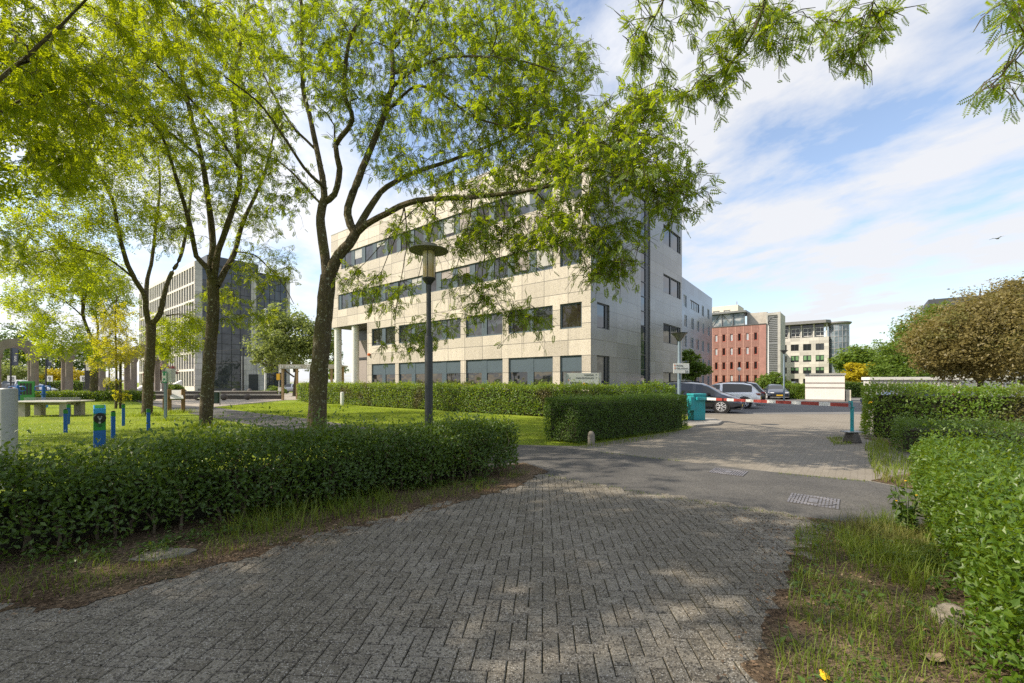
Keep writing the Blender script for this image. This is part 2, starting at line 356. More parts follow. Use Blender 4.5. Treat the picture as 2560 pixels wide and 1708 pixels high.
# ------------------------------------------------------------------ building helpers
def wall(mb, f, L0, L1, z0, z1, holes, depth=.14, mi=0, ri=0):
    """front face with openings; f(s,d,z) maps along / inward / up"""
    ss = sorted({L0, L1, *[h[0] for h in holes], *[h[1] for h in holes]}); zs = sorted({z0, z1, *[h[2] for h in holes], *[h[3] for h in holes]})
    for a, b in zip(ss, ss[1:]):
        for c, d in zip(zs, zs[1:]):
            m = ((a+b)/2, (c+d)/2)
            if any(h[0] < m[0] < h[1] and h[2] < m[1] < h[3] for h in holes): continue
            mb.quad(f(a, 0, c), f(b, 0, c), f(b, 0, d), f(a, 0, d), mi)
    for a, b, c, d in holes:
        D = depth
        mb.quad(f(a, 0, c), f(b, 0, c), f(b, D, c), f(a, D, c), ri); mb.quad(f(a, 0, d), f(b, 0, d), f(b, D, d), f(a, D, d), ri)
        mb.quad(f(a, 0, c), f(a, D, c), f(a, D, d), f(a, 0, d), ri); mb.quad(f(b, 0, c), f(b, D, c), f(b, D, d), f(b, 0, d), ri)
def window(parent, f, h, fm, gm, border=.07, mull=(), d0=.07, d1=.15, gd=.12, trans=(), panels=(), name='window', sill=None, vary=None):
    """frame mesh with a pane child. mull: (s0,s1) solid uprights, trans: z of bars, panels: (s0,s1,z0,z1) opaque"""
    a, b, c, d = h; e = .002; fr = MB(); bx = lambda s0, s1, z0, z1, dd0=d0, dd1=d1: fr.box(s0, s1, dd0, dd1, z0, z1, 0, f)
    bx(a+e, b-e, c+e, c+border); bx(a+e, b-e, d-border, d-e); bx(a+e, a+border, c+border, d-border); bx(b-border, b-e, c+border, d-border)
    for s0, s1 in mull: bx(s0, s1, c+border, d-border, d0+.004)
    for z in trans: bx(a+border, b-border, z-.025, z+.025, d0+.012)
    for p in panels: fr.box(p[0], p[1], d0+.02, d1, p[2], p[3], 0, f)
    if sill: fr.box(a-.0, b+.0, -.05, d0, c-.05, c-.003, 0, f)
    o = part(fr, name, fm, parent)
    if vary:
        gm = random.choice(vary)
        if random.random() < .3:
            bl_ = MB(); zb = d-border-(d-c)*random.choice((.25, .4, .55, .75)); ms = sorted(mull); e0 = a+border; e1 = ms[0][0] if ms else b-border
            bl_.box(e0+.01, e1-.01, gd-.018, gd-.004, zb, d-border-.005, 0, f); part(bl_, 'blind', random.choice((M_blind, M_blind2)), o)
    g = MB(); g.box(a+border*.5, b-border*.5, gd, gd+.02, c+border*.5, d-border*.5, 0, f); part(g, 'pane', gm, o); return o
def stonemat(name, c1, c2, speck, rough, pw, ph, ang=0.0, joint=(.10, .095, .085), sz=46, spec=.5, off=(0, 0)):
    """stone cladding: joints on a panel grid in local (x+y, z), dark and pale crystals"""
    m, nt, out = newmat(name); tc = node(nt, 'ShaderNodeTexCoord').outputs['Object']
    s = node(nt, 'ShaderNodeSeparateXYZ', {0: tc}); u = node(nt, 'ShaderNodeMath', {0: s.outputs[0], 1: s.outputs[1]}, operation='ADD').outputs[0]
    uvv = node(nt, 'ShaderNodeCombineXYZ', {0: u, 1: s.outputs[2]}).outputs[0]
    uvv = node(nt, 'ShaderNodeMapping', {'Vector': uvv, 'Location': (off[0], off[1], 0)}).outputs[0]
    br = node(nt, 'ShaderNodeTexBrick', {'Vector': uvv, 'Color1': (0, 0, 0, 1), 'Color2': (1, 1, 1, 1), 'Mortar': (.5, .5, .5, 1), 'Scale': 1.0, 'Mortar Size': .016, 'Mortar Smooth': .1, 'Brick Width': pw, 'Row Height': ph})
    br.offset = 0.0
    c = mixc(nt, ramp(nt, noise(nt, tc, .5, 5), [(.3, 0.0), (.7, 1.0)]), c1, c2)
    c = mixc(nt, .2, c, br.outputs[0], 'OVERLAY')
    v = node(nt, 'ShaderNodeTexVoronoi', {'Vector': tc, 'Scale': sz}, feature='F1')
    cv = node(nt, 'ShaderNodeSeparateColor', {0: v.outputs['Color']})
    c = mixc(nt, node(nt, 'ShaderNodeMath', {0: ramp(nt, cv.outputs[0], [(.12, 1.0), (.24, 0.0)]), 1: speck}, operation='MULTIPLY').outputs[0], c, (.07, .055, .042))
    c = mixc(nt, node(nt, 'ShaderNodeMath', {0: ramp(nt, cv.outputs[1], [(.7, 0.0), (.85, 1.0)]), 1: speck*.6}, operation='MULTIPLY').outputs[0], c, tuple(min(.75, x*1.35) for x in c1))
    big = noise(nt, tc, 7.5, 4, .7)
    c = mixc(nt, node(nt, 'ShaderNodeMath', {0: ramp(nt, big, [(.58, 0.0), (.68, 1.0)]), 1: speck*.45}, operation='MULTIPLY').outputs[0], c, (.13, .10, .075))
    st = node(nt, 'ShaderNodeMapping', {'Vector': tc, 'Scale': (1.6, 1.6, .12)}).outputs[0]
    c = mixc(nt, ramp(nt, noise(nt, st, 1.5, 5), [(.48, 0.0), (.78, .42)]), c, tuple(x*.62 for x in c1))
    c = mixc(nt, br.outputs[1], c, joint)
    b = node(nt, 'ShaderNodeBsdfPrincipled', {'Base Color': c, 'Roughness': rough, 'Specular IOR Level': spec, 'Normal': bumpn(nt, br.outputs[1], -.5, .01)})
    nt.links.new(b.outputs[0], out.inputs[0]); return m
M_frame = mat('window_frame_bluegrey', (.075, .105, .128), .55, nscale=1.5, var=.1, spec=.25)
M_dark = mat('dark_frame', (.025, .028, .034), .4, nscale=2, var=.2)
M_glass = glassmat('window_glass', (.012, .015, .017), .02, .03, 1.75, tint=(.022, .021, .019))
M_glassb = glassmat('blue_glass', (.018, .026, .042), .02, .02, 1.8)
M_white = mat('white_paint', (.72, .71, .68), .5, nscale=2, var=.08)
M_blind = mat('roller_blind', (.30, .265, .25), .85, nscale=1, var=.06)
M_roof = mat('roof_felt', (.10, .10, .10), .9)
M_steel = mat('galvanised_steel', (.36, .37, .38), .45, metal=.6, nscale=5, var=.15)
M_txt_dark = mat('dark_lettering', (.02, .022, .03), .5); M_txt_white = mat('white_lettering', (.8, .8, .8), .5)
M_orange = mat('orange_plastic', (.75, .16, .02), .4); M_red = mat('red_paint', (.33, .05, .04), .5, var=.2); M_yellow = mat('yellow_paint', (.75, .42, .01), .5)

# ------------------------------------------------------------------ the stone office, no. 51
M_stone = stonemat('cream_stone', (.50, .452, .378), (.455, .412, .345), .48, .6, 1.57, .85, off=(.2, .30))
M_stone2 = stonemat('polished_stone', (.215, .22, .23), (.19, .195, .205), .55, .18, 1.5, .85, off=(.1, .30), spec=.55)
off = thing('office_building', 'cream and grey stone office with dark window bands and a columned entrance corner', 'building', (4.1, 22.7, 0), ANG_A)
LF = lambda s, d, z: (s, -d, z)
RF = lambda s, d, z: (d, -s, z)
Wd, Dp, Ht = 26.0, 14.75, 14.75
bays = [(.53, 1.89), (2.36, 5.53), (5.99, 9.12), (9.6, 16.2), (16.64, 19.72)]
rib2, rib3 = (2.36, 24.8), (2.36, 24.3)
holesL = [(a, b, 0, 3.13) for a, b in bays]+[(a, b, 4.58, 5.95) for a, b in bays]+[(.53, 1.89, 7.98, 9.32), (.53, 1.89, 11.48, 12.85), (rib2[0], rib2[1], 7.98, 9.32), (rib3[0], rib3[1], 11.48, 12.85), (20.35, Wd-.001, 0, 6.5)]
mb = MB(); wall(mb, LF, 0, 20.35, 0, 6.5, [h for h in holesL if h[3] < 6.4], .15)
wall(mb, LF, 0, Wd, 6.5, Ht, [h for h in holesL if 6.5 < h[2] < 14], .15)
mb.quad(LF(Wd, 0, 6.5), LF(Wd, Dp, 6.5), LF(Wd, Dp, Ht), LF(Wd, 0, Ht)); mb.quad(LF(Wd, 2.6, 0), LF(Wd, Dp, 0), LF(Wd, Dp, 6.5), LF(Wd, 2.6, 6.5))
mb.quad(LF(0, Dp, 0), LF(Wd, Dp, 0), LF(Wd, Dp, Ht), LF(0, Dp, Ht))
mb.quad(LF(20.35, 0, 6.5), LF(Wd, 0, 6.5), LF(Wd, 2.6, 6.5), LF(20.35, 2.6, 6.5)); mb.quad(LF(20.35, .0, 0), LF(20.35, 2.6, 0), LF(20.35, 2.6, 6.5), LF(20.35, .0, 6.5))
part(mb, 'wall', M_stone, off)
mb = MB()
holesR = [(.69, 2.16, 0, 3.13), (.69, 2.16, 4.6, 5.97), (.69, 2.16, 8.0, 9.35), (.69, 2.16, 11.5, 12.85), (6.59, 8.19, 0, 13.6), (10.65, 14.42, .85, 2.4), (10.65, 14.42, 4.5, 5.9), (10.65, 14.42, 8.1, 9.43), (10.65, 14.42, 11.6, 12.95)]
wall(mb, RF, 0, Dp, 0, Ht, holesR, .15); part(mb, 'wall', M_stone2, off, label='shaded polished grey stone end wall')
mb = MB(); mb.box(.01, Wd-.01, -Dp+.01, -.01, Ht-.5, Ht-.42); part(mb, 'roof', M_roof, off)
mb = MB()
for (a, b, c, d) in ((0, Wd, 0, .3), (0, Wd, Dp-.3, Dp)): mb.box(a-.02, b+.02, c-.02, d+.02, Ht, Ht+.07, 0, LF)
for (a, b) in ((0, .3), (Wd-.3, Wd)): mb.box(a-.02, b+.02, .32, Dp-.32, Ht, Ht+.07, 0, LF)
part(mb, 'coping', mat('coping_metal', (.42, .42, .42), .5), off)
mb = MB(); mb.box(6, 18, -11, -5, Ht-.42, Ht+2.0); part(mb, 'plant_room', mat('plant_room_metal', (.10, .115, .14), .5), off)
M_blind2 = mat('pale_blind', (.44, .43, .40), .3)
GV = [M_glass, M_glassb, glassmat('brown_dark_glass', (.020, .016, .013), .02, .03, 1.6), M_glass]
M_int = glassmat('office_glass_bright', (.02, .022, .022), .02, .02, 1.7, tint=(.06, .055, .05))
for a, b in bays:
    n = 1 if b-a < 2 else (2 if b-a < 4 else 4); st = (b-a)/n
    mu = [(a+st*k-.22, a+st*k+.22) for k in range(1, n)]
    window(off, LF, (a, b, 4.58, 5.95), M_frame, M_glass, .08, mu, vary=GV)
    window(off, LF, (a, b, .02, 3.13), M_frame, M_glass, .08, mu, trans=(2.30, .95), panels=[(a+.08, b-.08, 2.33, 3.05)])
for (r0, r1), (z0, z1) in ((rib2, (7.98, 9.32)), (rib3, (11.48, 12.85))):
    n = 14; st = (r1-r0)/n
    for k in range(n):
        a = r0+st*k
        window(off, LF, (a, a+st, z0, z1), M_frame, M_glass, .07, [(a+st-.42, a+st-.07)], vary=GV)
    window(off, LF, (.53, 1.89, z0, z1), M_frame, M_glass, .07)
for h in holesR[:4]: window(off, RF, h, M_dark, M_glassb, .06, [(h[1]-.4, h[1]-.06)])
for h in holesR[5:]: window(off, RF, h, M_dark, M_glassb, .06, [(h[0]+1.62, h[0]+1.8), (h[1]-.35, h[1]-.06)])
window(off, RF, holesR[4], M_dark, M_glassb, .05, [(7.55, 8.14)], trans=[.95*k+.6 for k in range(14)], name='stair_window')
# entrance glazing with roller blinds, columns, number
EN = lambda s, d, z: (s, -2.45-d, z)
mb = MB()
for z in (1.25, 3.85, 6.3): mb.box(20.4, Wd-.2, -.06, .1, z-.09, z+.09, 0, EN)
for s in (20.4, 22.0, 22.35, 24.0, Wd-.4): mb.box(s, s+.14, -.03, .1, 0, 6.48, 0, EN)
mb.box(20.4, Wd-.2, -.01, .1, 5.55, 6.48, 0, EN)
ew = part(mb, 'entrance_front', M_dark, off)
mb = MB(); mb.box(20.45, Wd-.25, .05, .08, .02, 6.3, 0, EN); part(mb, 'pane', M_glass, ew)
mb = MB()
for a, b in ((20.6, 21.95), (22.55, 23.95), (24.2, 25.5)):
    for c, d in ((1.36, 3.74), (3.96, 5.52)): mb.box(a, b, .0, .03, c, d, 0, EN)
part(mb, 'blind', M_blind, ew)
for s, y in ((22.75, -.42), (25.55, -.42)):
    mb = MB(); mb.cyl(s, y, 0, 6.49, .30, 24); part(mb, 'column', M_white, off, smooth=True)
part(text_mesh('51', .75, M_txt_white, .02, at=(25.35, -2.3, .45), rz=R(180)), 'house_number', M_txt_white, off)
mb = MB(); mb.lathe([(.0, -.12), (.10, -.09), (.12, 0), (.10, .09), (0, .12)], 12, (19.98, .08, 3.9)); part(mb, 'alarm_light', M_orange, off, smooth=True)
mb = MB(); mb.box(7.55, 7.75, -.055, -.05, .95, 1.4); part(mb, 'window_notice', M_red, off)

# entrance canopy with its lettering
ec = P(770, 917, 40.6)
can = thing('entrance_canopy', 'grey canopy beam with white lettering on timber posts beyond the thick tree', 'canopy', (ec.x, ec.y, 0), 0)
mb = MB(); mb.box(-2.65, 2.6, -.2, .2, 2.92, 3.32); mb.box(-2.65, 2.6, .2, 3.0, 3.18, 3.30); part(mb, 'beam', mat('canopy_grey', (.42, .38, .33), .6), can)
for x, y in ((-2.35, 0), (2.2, 0), (-2.35, 2.7), (2.2, 2.7)):
    mb = MB(); mb.box(x-.09, x+.09, y-.09, y+.09, 0, 2.92 if y < 1 else 3.18); part(mb, 'post', mat('weathered_timber', (.36, .24, .13), .8, nscale=6), can)
part(text_mesh('51  REMOBIS', .36, M_txt_white, .01, at=(-2.52, -.215, 2.98)), 'lettering', M_txt_white, can)
part(text_mesh('ALFA', .36, M_txt_white, .01, at=(-.05, -.215, 2.98)), 'lettering', M_txt_white, can)

# ------------------------------------------------------------------ blue metal building behind
def simple_block(f, L, D, Ht, holes, mb, depth=.15):
    wall(mb, f, 0, L, 0, Ht, holes, depth)
    mb.quad(f(L, 0, 0), f(L, D, 0), f(L, D, Ht), f(L, 0, Ht)); mb.quad(f(0, 0, 0), f(0, D, 0), f(0, D, Ht), f(0, 0, Ht))
    mb.quad(f(0, D, 0), f(L, D, 0), f(L, D, Ht), f(0, D, Ht)); mb.quad(f(0, 0, Ht), f(L, 0, Ht), f(L, D, Ht), f(0, D, Ht))
M_blue = stonemat('blue_metal_panel', (.125, .175, .25), (.11, .155, .225), .05, .25, 3.0, 1.7, spec=.5, joint=(.06, .075, .10))
M_blue.node_tree.nodes['Principled BSDF'].inputs['Metallic'].default_value = .35
bl = thing('metal_office', 'blue grey metal clad office behind the stone office', 'building', (25.4, 68.0, 0), math.atan2(.81, .587))
f1 = lambda s, d, z: (s, d, z)
hb = []
for k, z in enumerate((.9, 4.1, 7.5, 10.9, 14.2)):
    for s in ((1.2, 3.4), (5.0, 7.0), (9.6, 11.6), (13.6, 15.6), (18.0, 19.6), (22.6, 24.4)):
        if k == 4 and s[0] in (9.6, 13.6): continue
        hb.append((s[0]+(.5 if k % 2 else 0), s[1]+(.2 if k % 2 else 0), z, z+2.0))
hb.append((9.4, 15.8, 14.4, 16.0))
mb = MB(); simple_block(lambda s, d, z: (s, -d, z) if False else (s, d, z), 27.0, 14, 18.9, hb, mb); part(mb, 'wall', M_blue, bl)
M_frw = mat('pale_window_frame', (.45, .50, .56), .4)
for i, h in enumerate(hb):
    n = 5 if h[1]-h[0] > 4 else 2; st = (h[1]-h[0])/n
    window(bl, f1, h, M_dark if n == 5 else M_frw, M_glassb, .09, [(h[0]+st*k-.06, h[0]+st*k+.06) for k in range(1, n)])
bl.rotation_euler = (0, 0, math.atan2(.81, .587))

# ------------------------------------------------------------------ red brick building with its grid facade
def brickgrid():
    m, nt, out = newmat('red_brick_lattice'); tc = node(nt, 'ShaderNodeTexCoord').outputs['Object']
    s = node(nt, 'ShaderNodeSeparateXYZ', {0: tc}); uvv = node(nt, 'ShaderNodeCombineXYZ', {0: s.outputs[0], 1: s.outputs[2]}).outputs[0]
    br = node(nt, 'ShaderNodeTexBrick', {'Vector': uvv, 'Color1': (.085, .040, .034, 1), 'Color2': (.065, .034, .029, 1), 'Mortar': (.33, .165, .135, 1), 'Scale': 1.0, 'Mortar Size': .075, 'Mortar Smooth': .0, 'Brick Width': .287, 'Row Height': .31}); br.offset = 0.0
    c = mixc(nt, ramp(nt, noise(nt, tc, .4, 5), [(.3, 0.0), (.7, .5)]), br.outputs[0], (.20, .10, .083))
    b2 = node(nt, 'ShaderNodeTexBrick', {'Vector': node(nt, 'ShaderNodeMapping', {'Vector': uvv, 'Location': (1.26, .55, 0)}).outputs[0], 'Mortar Size': .09, 'Brick Width': 1.72, 'Row Height': 3.42, 'Scale': 1.0}); b2.offset = 0.0
    c = mixc(nt, b2.outputs[1], c, (.36, .20, .165))
    b = node(nt, 'ShaderNodeBsdfPrincipled', {'Base Color': c, 'Roughness': .8, 'Normal': bumpn(nt, br.outputs[1], .8, .06)})
    nt.links.new(b.outputs[0], out.inputs[0]); return m
M_rbrick = brickgrid(); M_rplain = mat('red_plaster', (.36, .185, .16), .8, nscale=.6, bump=.2, bscale=30)
M_rframe = mat('red_window_frame', (.40, .085, .05), .5)
rc = P(1915, 810, 101); rb = thing('brick_office', 'red brick office with lattice facade, small upright windows and glass penthouse', 'building', (rc.x, rc.y, 0), math.atan2(-.626, .78))
fr = lambda s, d, z: (s, d, z)       # local x runs towards the near right corner (negative = left)
L0 = -38.0; ZT = 15.1
hr = []
for k in range(16):
    s = -2.12-1.72*k
    if s-1 < L0: break
    for z in (1.6, 4.75, 8.2, 11.55): hr.append((s-.37, s+.37, z-.05, z+1.75))
mb = MB(); wall(mb, fr, L0, -1.22, 0, ZT, hr, .22); part(mb, 'wall', M_rbrick, rb)
mb = MB(); wall(mb, fr, -1.22, 0, 0, ZT, [], .1); mb.quad((0, 0, 0), (0, 14, 0), (0, 14, ZT), (0, 0, ZT)); mb.quad((L0, 0, 0), (L0, 14, 0), (L0, 14, ZT), (L0, 0, ZT)); mb.quad((L0, 14, 0), (0, 14, 0), (0, 14, ZT), (L0, 14, ZT))
part(mb, 'wall', M_rplain, rb, label='plain pink corner strip')
mb = MB(); mb.box(L0, 0, .3, 13.9, ZT-.3, ZT-.2); mb.box(L0-.05, .05, -.1, .3, ZT, ZT+.2); part(mb, 'roof', M_roof, rb)
M_pale = mat('pale_blind_glass', (.42, .45, .48), .2); M_deep = glassmat('deep_glass', (.012, .011, .011), .05, .02, 1.5)
for i, h in enumerate(hr):
    r = random.random(); window(rb, fr, h, M_rframe, M_pale if r < .3 else M_deep, .12, d0=.10, d1=.2, gd=.16)
mb = MB(); mb.box(L0+4, -4.6, 1.2, 1.3, ZT, ZT+3.3); pg = part(mb, 'penthouse_glazing', glassmat('penthouse_glass', (.10, .14, .16), .1, .02, 1.5, tint=(.35, .36, .36)), rb)
mb = MB(); mb.box(L0+2, -4.2, .2, 8, ZT+3.3, ZT+3.75)
for k in range(12):
    x = -4.7-2.5*k; mb.box(x-.08, x+.08, .95, 1.15, ZT-.2, ZT+3.3)
for x0, x1 in ((-10.2, -12.6), (-9.6, -7.0)):
    mb.tube([(x0, 1.0, ZT+3.2), (x1, .9, ZT+.1)], .09, 4)
part(mb, 'penthouse_roof', mat('penthouse_steel', (.16, .17, .17), .5), rb)
mb = MB(); mb.box(-4.4, -.2, 2.5, 9, ZT, ZT+3.2); part(mb, 'penthouse_wall', mat('beige_render', (.44, .41, .36), .85, nscale=.7), rb)
mb = MB(); mb.box(.02, 2.75, .6, 9, 0, ZT+2.6); mb.box(.0, .3, .3, .6, 0, ZT+2.6); mb.box(2.3, 2.85, .2, .6, 0, ZT+2.65); mb.box(.3, 2.3, .3, .6, ZT+2.0, ZT+2.6)
st_ = part(mb, 'stair_tower', mat('stair_tower_concrete', (.42, .41, .385), .8, nscale=.5), rb)
mb = MB()
for k in range(40): mb.box(.32, 2.28, .4, .5, .2+k*.42, .2+k*.42+.22)
for z in (5.6, 10.4): mb.box(.32, 2.28, .36, .52, z, z+.3)
part(mb, 'louvre', mat('grey_louvre', (.19, .20, .21), .5, nscale=.3), st_)
tb = P(1845, 745, 128); tw = thing('beige_tower', 'pale beige tower with a row of small square openings above the red building', 'tower', (tb.x, tb.y, 0), math.atan2(-.626, .78))
mb = MB(); th = [(-2.9-1.0-2.95*k, -2.9+.85-2.95*k, 21.7, 23.1) for k in range(6)]
wall(mb, fr, -24, 0, 0, 24.4, th, .3); mb.quad((0, 0, 0), (0, 8, 0), (0, 8, 24.4), (0, 0, 24.4)); mb.quad((-24, 0, 24.4), (0, 0, 24.4), (0, 8, 24.4), (-24, 8, 24.4)); mb.quad((-24, 8, 0), (0, 8, 0), (0, 8, 24.4), (-24, 8, 24.4)); mb.quad((-24, 0, 0), (-24, 8, 0), (-24, 8, 24.4), (-24, 0, 24.4))
part(mb, 'wall', mat('beige_concrete', (.62, .59, .51), .85, nscale=.3, var=.1), tw)
for i, h in enumerate(th):
    mb = MB(); mb.box(h[0], h[1], .28, .3, h[2], h[3]); part(mb, 'opening', M_white if i < 3 else M_deep, tw)
mb = MB(); mb.tube([(-.4, .4, 24.3), (-.4, .4, 25.4)], .12, 6); mb.box(-19, -14, 2, 5, 24.4, 25.3); mb.tube([(-12, 1, 24.3), (-12, 1, 25.2), (-16.5, 1, 25.2), (-16.5, 1, 24.3)], .08, 5); part(mb, 'rooftop_gear', M_steel, tw)

# ------------------------------------------------------------------ light grey office with round glass corner
gc = P(2072, 841, 125); gb = thing('grey_office', 'light grey office with dark paired windows and a round glass corner tower', 'building', (gc.x, gc.y, 0), math.atan2(-.626, .78))
GT = EYE+(955-841)/F*125
hg = []
for k in range(11):
    s = -2.1-3.06*k
    for z in (1.0, 4.4, 7.85, 11.3 - .1): hg.append((s-1.0, s+1.0, z-.25, z+1.65))
LG = -50.0
mb = MB(); wall(mb, fr, LG, 0, 0, GT, hg, .25); mb.quad((LG, 0, 0), (LG, 12, 0), (LG, 12, GT), (LG, 0, GT)); mb.quad((LG, 12, 0), (0, 12, 0), (0, 12, GT), (LG, 12, GT)); mb.quad((0, 0, 0), (0, 12, 0), (0, 12, GT), (0, 0, GT)); mb.quad((LG, 0, GT), (0, 0, GT), (0, 12, GT), (LG, 12, GT))
M_gstone = stonemat('light_grey_stone', (.50, .48, .435), (.46, .445, .41), .12, .7, 2.33, .86, joint=(.30, .29, .27))
part(mb, 'wall', M_gstone, gb)
M_gblind = mat('green_blind', (.13, .26, .12), .6); M_dgl = glassmat('grey_dark_glass', (.02, .024, .026), .04, .02, 1.6)
for i, h in enumerate(hg):
    mid = (h[0]+h[1])/2
    o = window(gb, fr, h, M_dark, M_dgl, .10, [(mid-.14, mid+.14)], d0=.05, d1=.2, gd=.15)
    if i % 4 in (1, 2) and i < 12:
        mb = MB(); zb = h[2]+(.95 if i % 4 == 1 else .5)
        mb.box(h[0]+.12, mid-.16, .12, .14, zb, h[3]-.12); mb.box(mid+.16, h[1]-.12, .12, .14, zb, h[3]-.12); part(mb, 'blind', M_gblind, o)
mb = MB(); mb.box(LG, -1.2, .9, 1.0, GT, GT+3.9); pw = part(mb, 'penthouse_glazing', M_dgl, gb)
mb = MB()
M_pcol = mat('pale_column', (.55, .54, .5), .7)
for k in range(11):
    s = -.5-3.06*k; mb.cyl(s, .5, GT, GT+3.9, .22, 12); part(mb, 'column', M_pcol, gb, smooth=True); mb = MB()
mb = MB()
for k in range(10):
    s = -2.03-3.06*k
    for z in (.35, 1.5, 2.7): mb.box(s-1.1, s+1.1, .82, .9, GT+z, GT+z+.13)
    for x in (-1.1, 0, 1.05): mb.box(s+x, s+x+.08, .80, .9, GT+.2, GT+2.9)
part(mb, 'penthouse_frame', M_white, gb)
mb = MB(); mb.prism([(LG, -1.3), (-.6, -1.3), (.4, .2), (.4, 11), (LG, 11)], GT+3.9, GT+4.75); mb.lathe([(2.7, 0), (3.0, .3), (3.0, .6), (2.6, .75)], 28, (2.2, 2.6, GT+3.4)); part(mb, 'roof', mat('grey_roof_edge', (.20, .20, .20), .6), gb)
mb = MB(); mb.cyl(2.2, 2.6, 0, GT+3.4, 2.35, 32); gt = part(mb, 'glass_tower', glassmat('tower_glass', (.07, .10, .12), .05, .04, 1.8, tint=(.18, .22, .25)), gb, smooth=True)
mb = MB()
for k in range(16):
    a = 2*math.pi*k/16; mb.tube([(2.2+2.38*math.cos(a), 2.6+2.38*math.sin(a), 0), (2.2+2.38*math.cos(a), 2.6+2.38*math.sin(a), GT+3.4)], .07, 4)
for k in range(11): mb.lathe([(2.34, 0), (2.44, 0), (2.44, .14), (2.34, .14)], 32, (2.2, 2.6, 1.0+1.7*k))
part(mb, 'glazing_bars', M_steel, gt)

# ------------------------------------------------------------------ dark roofed building behind the copper tree
db = thing('dark_roofed_building', 'pale building with dark roof edge behind the copper leaved tree', 'building', tuple(P(2327, 955, 70))[:2]+(0,), R(-38.7))
mb = MB(); mb.box(0, 34, 0, 7, 0, 13.2); part(mb, 'wall', stonemat('grey_cladding', (.36, .36, .35), (.31, .31, .31), .1, .7, 3, .9, joint=(.2, .2, .2)), db)
mb = MB(); mb.box(-.3, 34.3, -.3, 7.3, 13.2, 14.9); part(mb, 'roof_edge', mat('dark_roof_metal', (.055, .06, .07), .5), db)

# ------------------------------------------------------------------ dark glass building on the far side of the square
ld = thing('dark_glass_office', 'dark glass office with pale stone piers and a white fin facade beyond the square', 'building', (-56.7, 78, 0), ANG_A)
LT = 23.4
lf2 = lambda s, d, z: (s, -d, z); rf2 = lambda s, d, z: (d, -s, z)
hl = []
for k in range(26):
    s = .75+1.55*k
    for j in range(7): hl.append((s, s+1.22, .9+3.15*j, .9+3.15*j+2.75))
mb = MB(); wall(mb, lf2, 0, 41, 0, LT, hl, .35); part(mb, 'wall', mat('white_stone', (.62, .59, .54), .7, nscale=.4, var=.1), ld)
mb = MB(); mb.box(.02, 41, .36, .4, .8, LT-.3, 0, lf2); part(mb, 'glazing_band', M_glassb, ld)
mb = MB()
for k in range(26):
    s = .75+1.55*k; mb.box(s+.56, s+.66, .1, .35, .9, LT-1.0, 0, lf2)
part(mb, 'window_fin', M_dark, ld)
M_lgl = glassmat('charcoal_glass', (.022, .026, .034), .04, .03, 1.6, tint=(.05, .055, .066))
mb = MB(); mb.box(.0, 40.9, .45, 16.6, 0, .5, 0, lf2); mb.box(.06, 40.9, 16.55, 16.6, 0, LT, 0, lf2); mb.box(40.9, 41, .4, 16.6, 0, LT, 0, lf2); mb.box(.06, 40.9, .45, 16.6, LT-.4, LT-.2, 0, lf2); part(mb, 'roof', M_roof, ld)
mb = MB(); mb.box(1.1, 16.0, .12, .2, 0, LT-.3, 0, rf2); part(mb, 'glass_wall', M_lgl, ld)
M_lst = stonemat('pale_grey_stone', (.44, .43, .42), (.40, .39, .38), .15, .6, 1.2, 1.0)
mb = MB()
for a, b, z in ((0, 1.1, LT), (9.2, 10.1, LT), (15.9, 16.6, LT-.2)): mb.box(a, b, 0, .5, 0, z, 0, rf2)
mb.box(7.4, 9.18, -.15, .1, 0, 6.6, 0, rf2); mb.box(10.12, 11.6, -.15, .1, 0, 6.6, 0, rf2)
part(mb, 'stone_pier', M_lst, ld)
mb = MB()
for j in range(12): mb.box(1.1, 9.15, .06, .12, 1.9*j+1.2, 1.9*j+1.28, 0, rf2); mb.box(10.1, 15.9, .06, .12, 1.9*j+1.2, 1.9*j+1.28, 0, rf2)
for s in (2.6, 4.2, 5.8, 7.3, 11.6, 12.6, 13.6, 14.7): mb.box(s, s+.07, .05, .12, 0, LT-.3, 0, rf2)
mb.box(.9, 16.1, -.05, .3, LT-.3, LT-.05, 0, rf2)
part(mb, 'glazing_bars', M_dark, ld)
mb = MB(); mb.box(8.7, 10.4, -.22, -.16, 0, 3.2, 0, rf2); part(mb, 'door', M_dark, ld)
mb = MB(); mb.box(4, 14, 3, 12, LT-.2, LT+2.5, 0, lf2); part(mb, 'plant_room', mat('dark_cladding', (.07, .08, .10), .5), ld)
# planted terrace and entrance stairs at its foot
stp = P(372, 978, 66); sg = thing('entrance_stairs', 'pale stone stairs between sloping side walls in front of the dark office', 'stairs', (stp.x, stp.y, 0), 0)
mb = MB()
for k in range(9): mb.box(-1.9, 1.9, k*.36, 3.6, k*.155, (k+1)*.155)
part(mb, 'steps', mat('step_stone', (.46, .44, .41), .8), sg)
for x0, x1 in ((-2.3, -1.92), (1.92, 2.3)):
    mb = MB(); mb.add([(x0, -.9, 0), (x1, -.9, 0), (x1, 3.6, 0), (x0, 3.6, 0), (x0, -.9, .25), (x1, -.9, .25), (x1, 3.6, 1.95), (x0, 3.6, 1.95)], [(3,2,1,0),(4,5,6,7),(0,1,5,4),(1,2,6,5),(2,3,7,6),(3,0,4,7)]); part(mb, 'side_wall', M_white, sg)

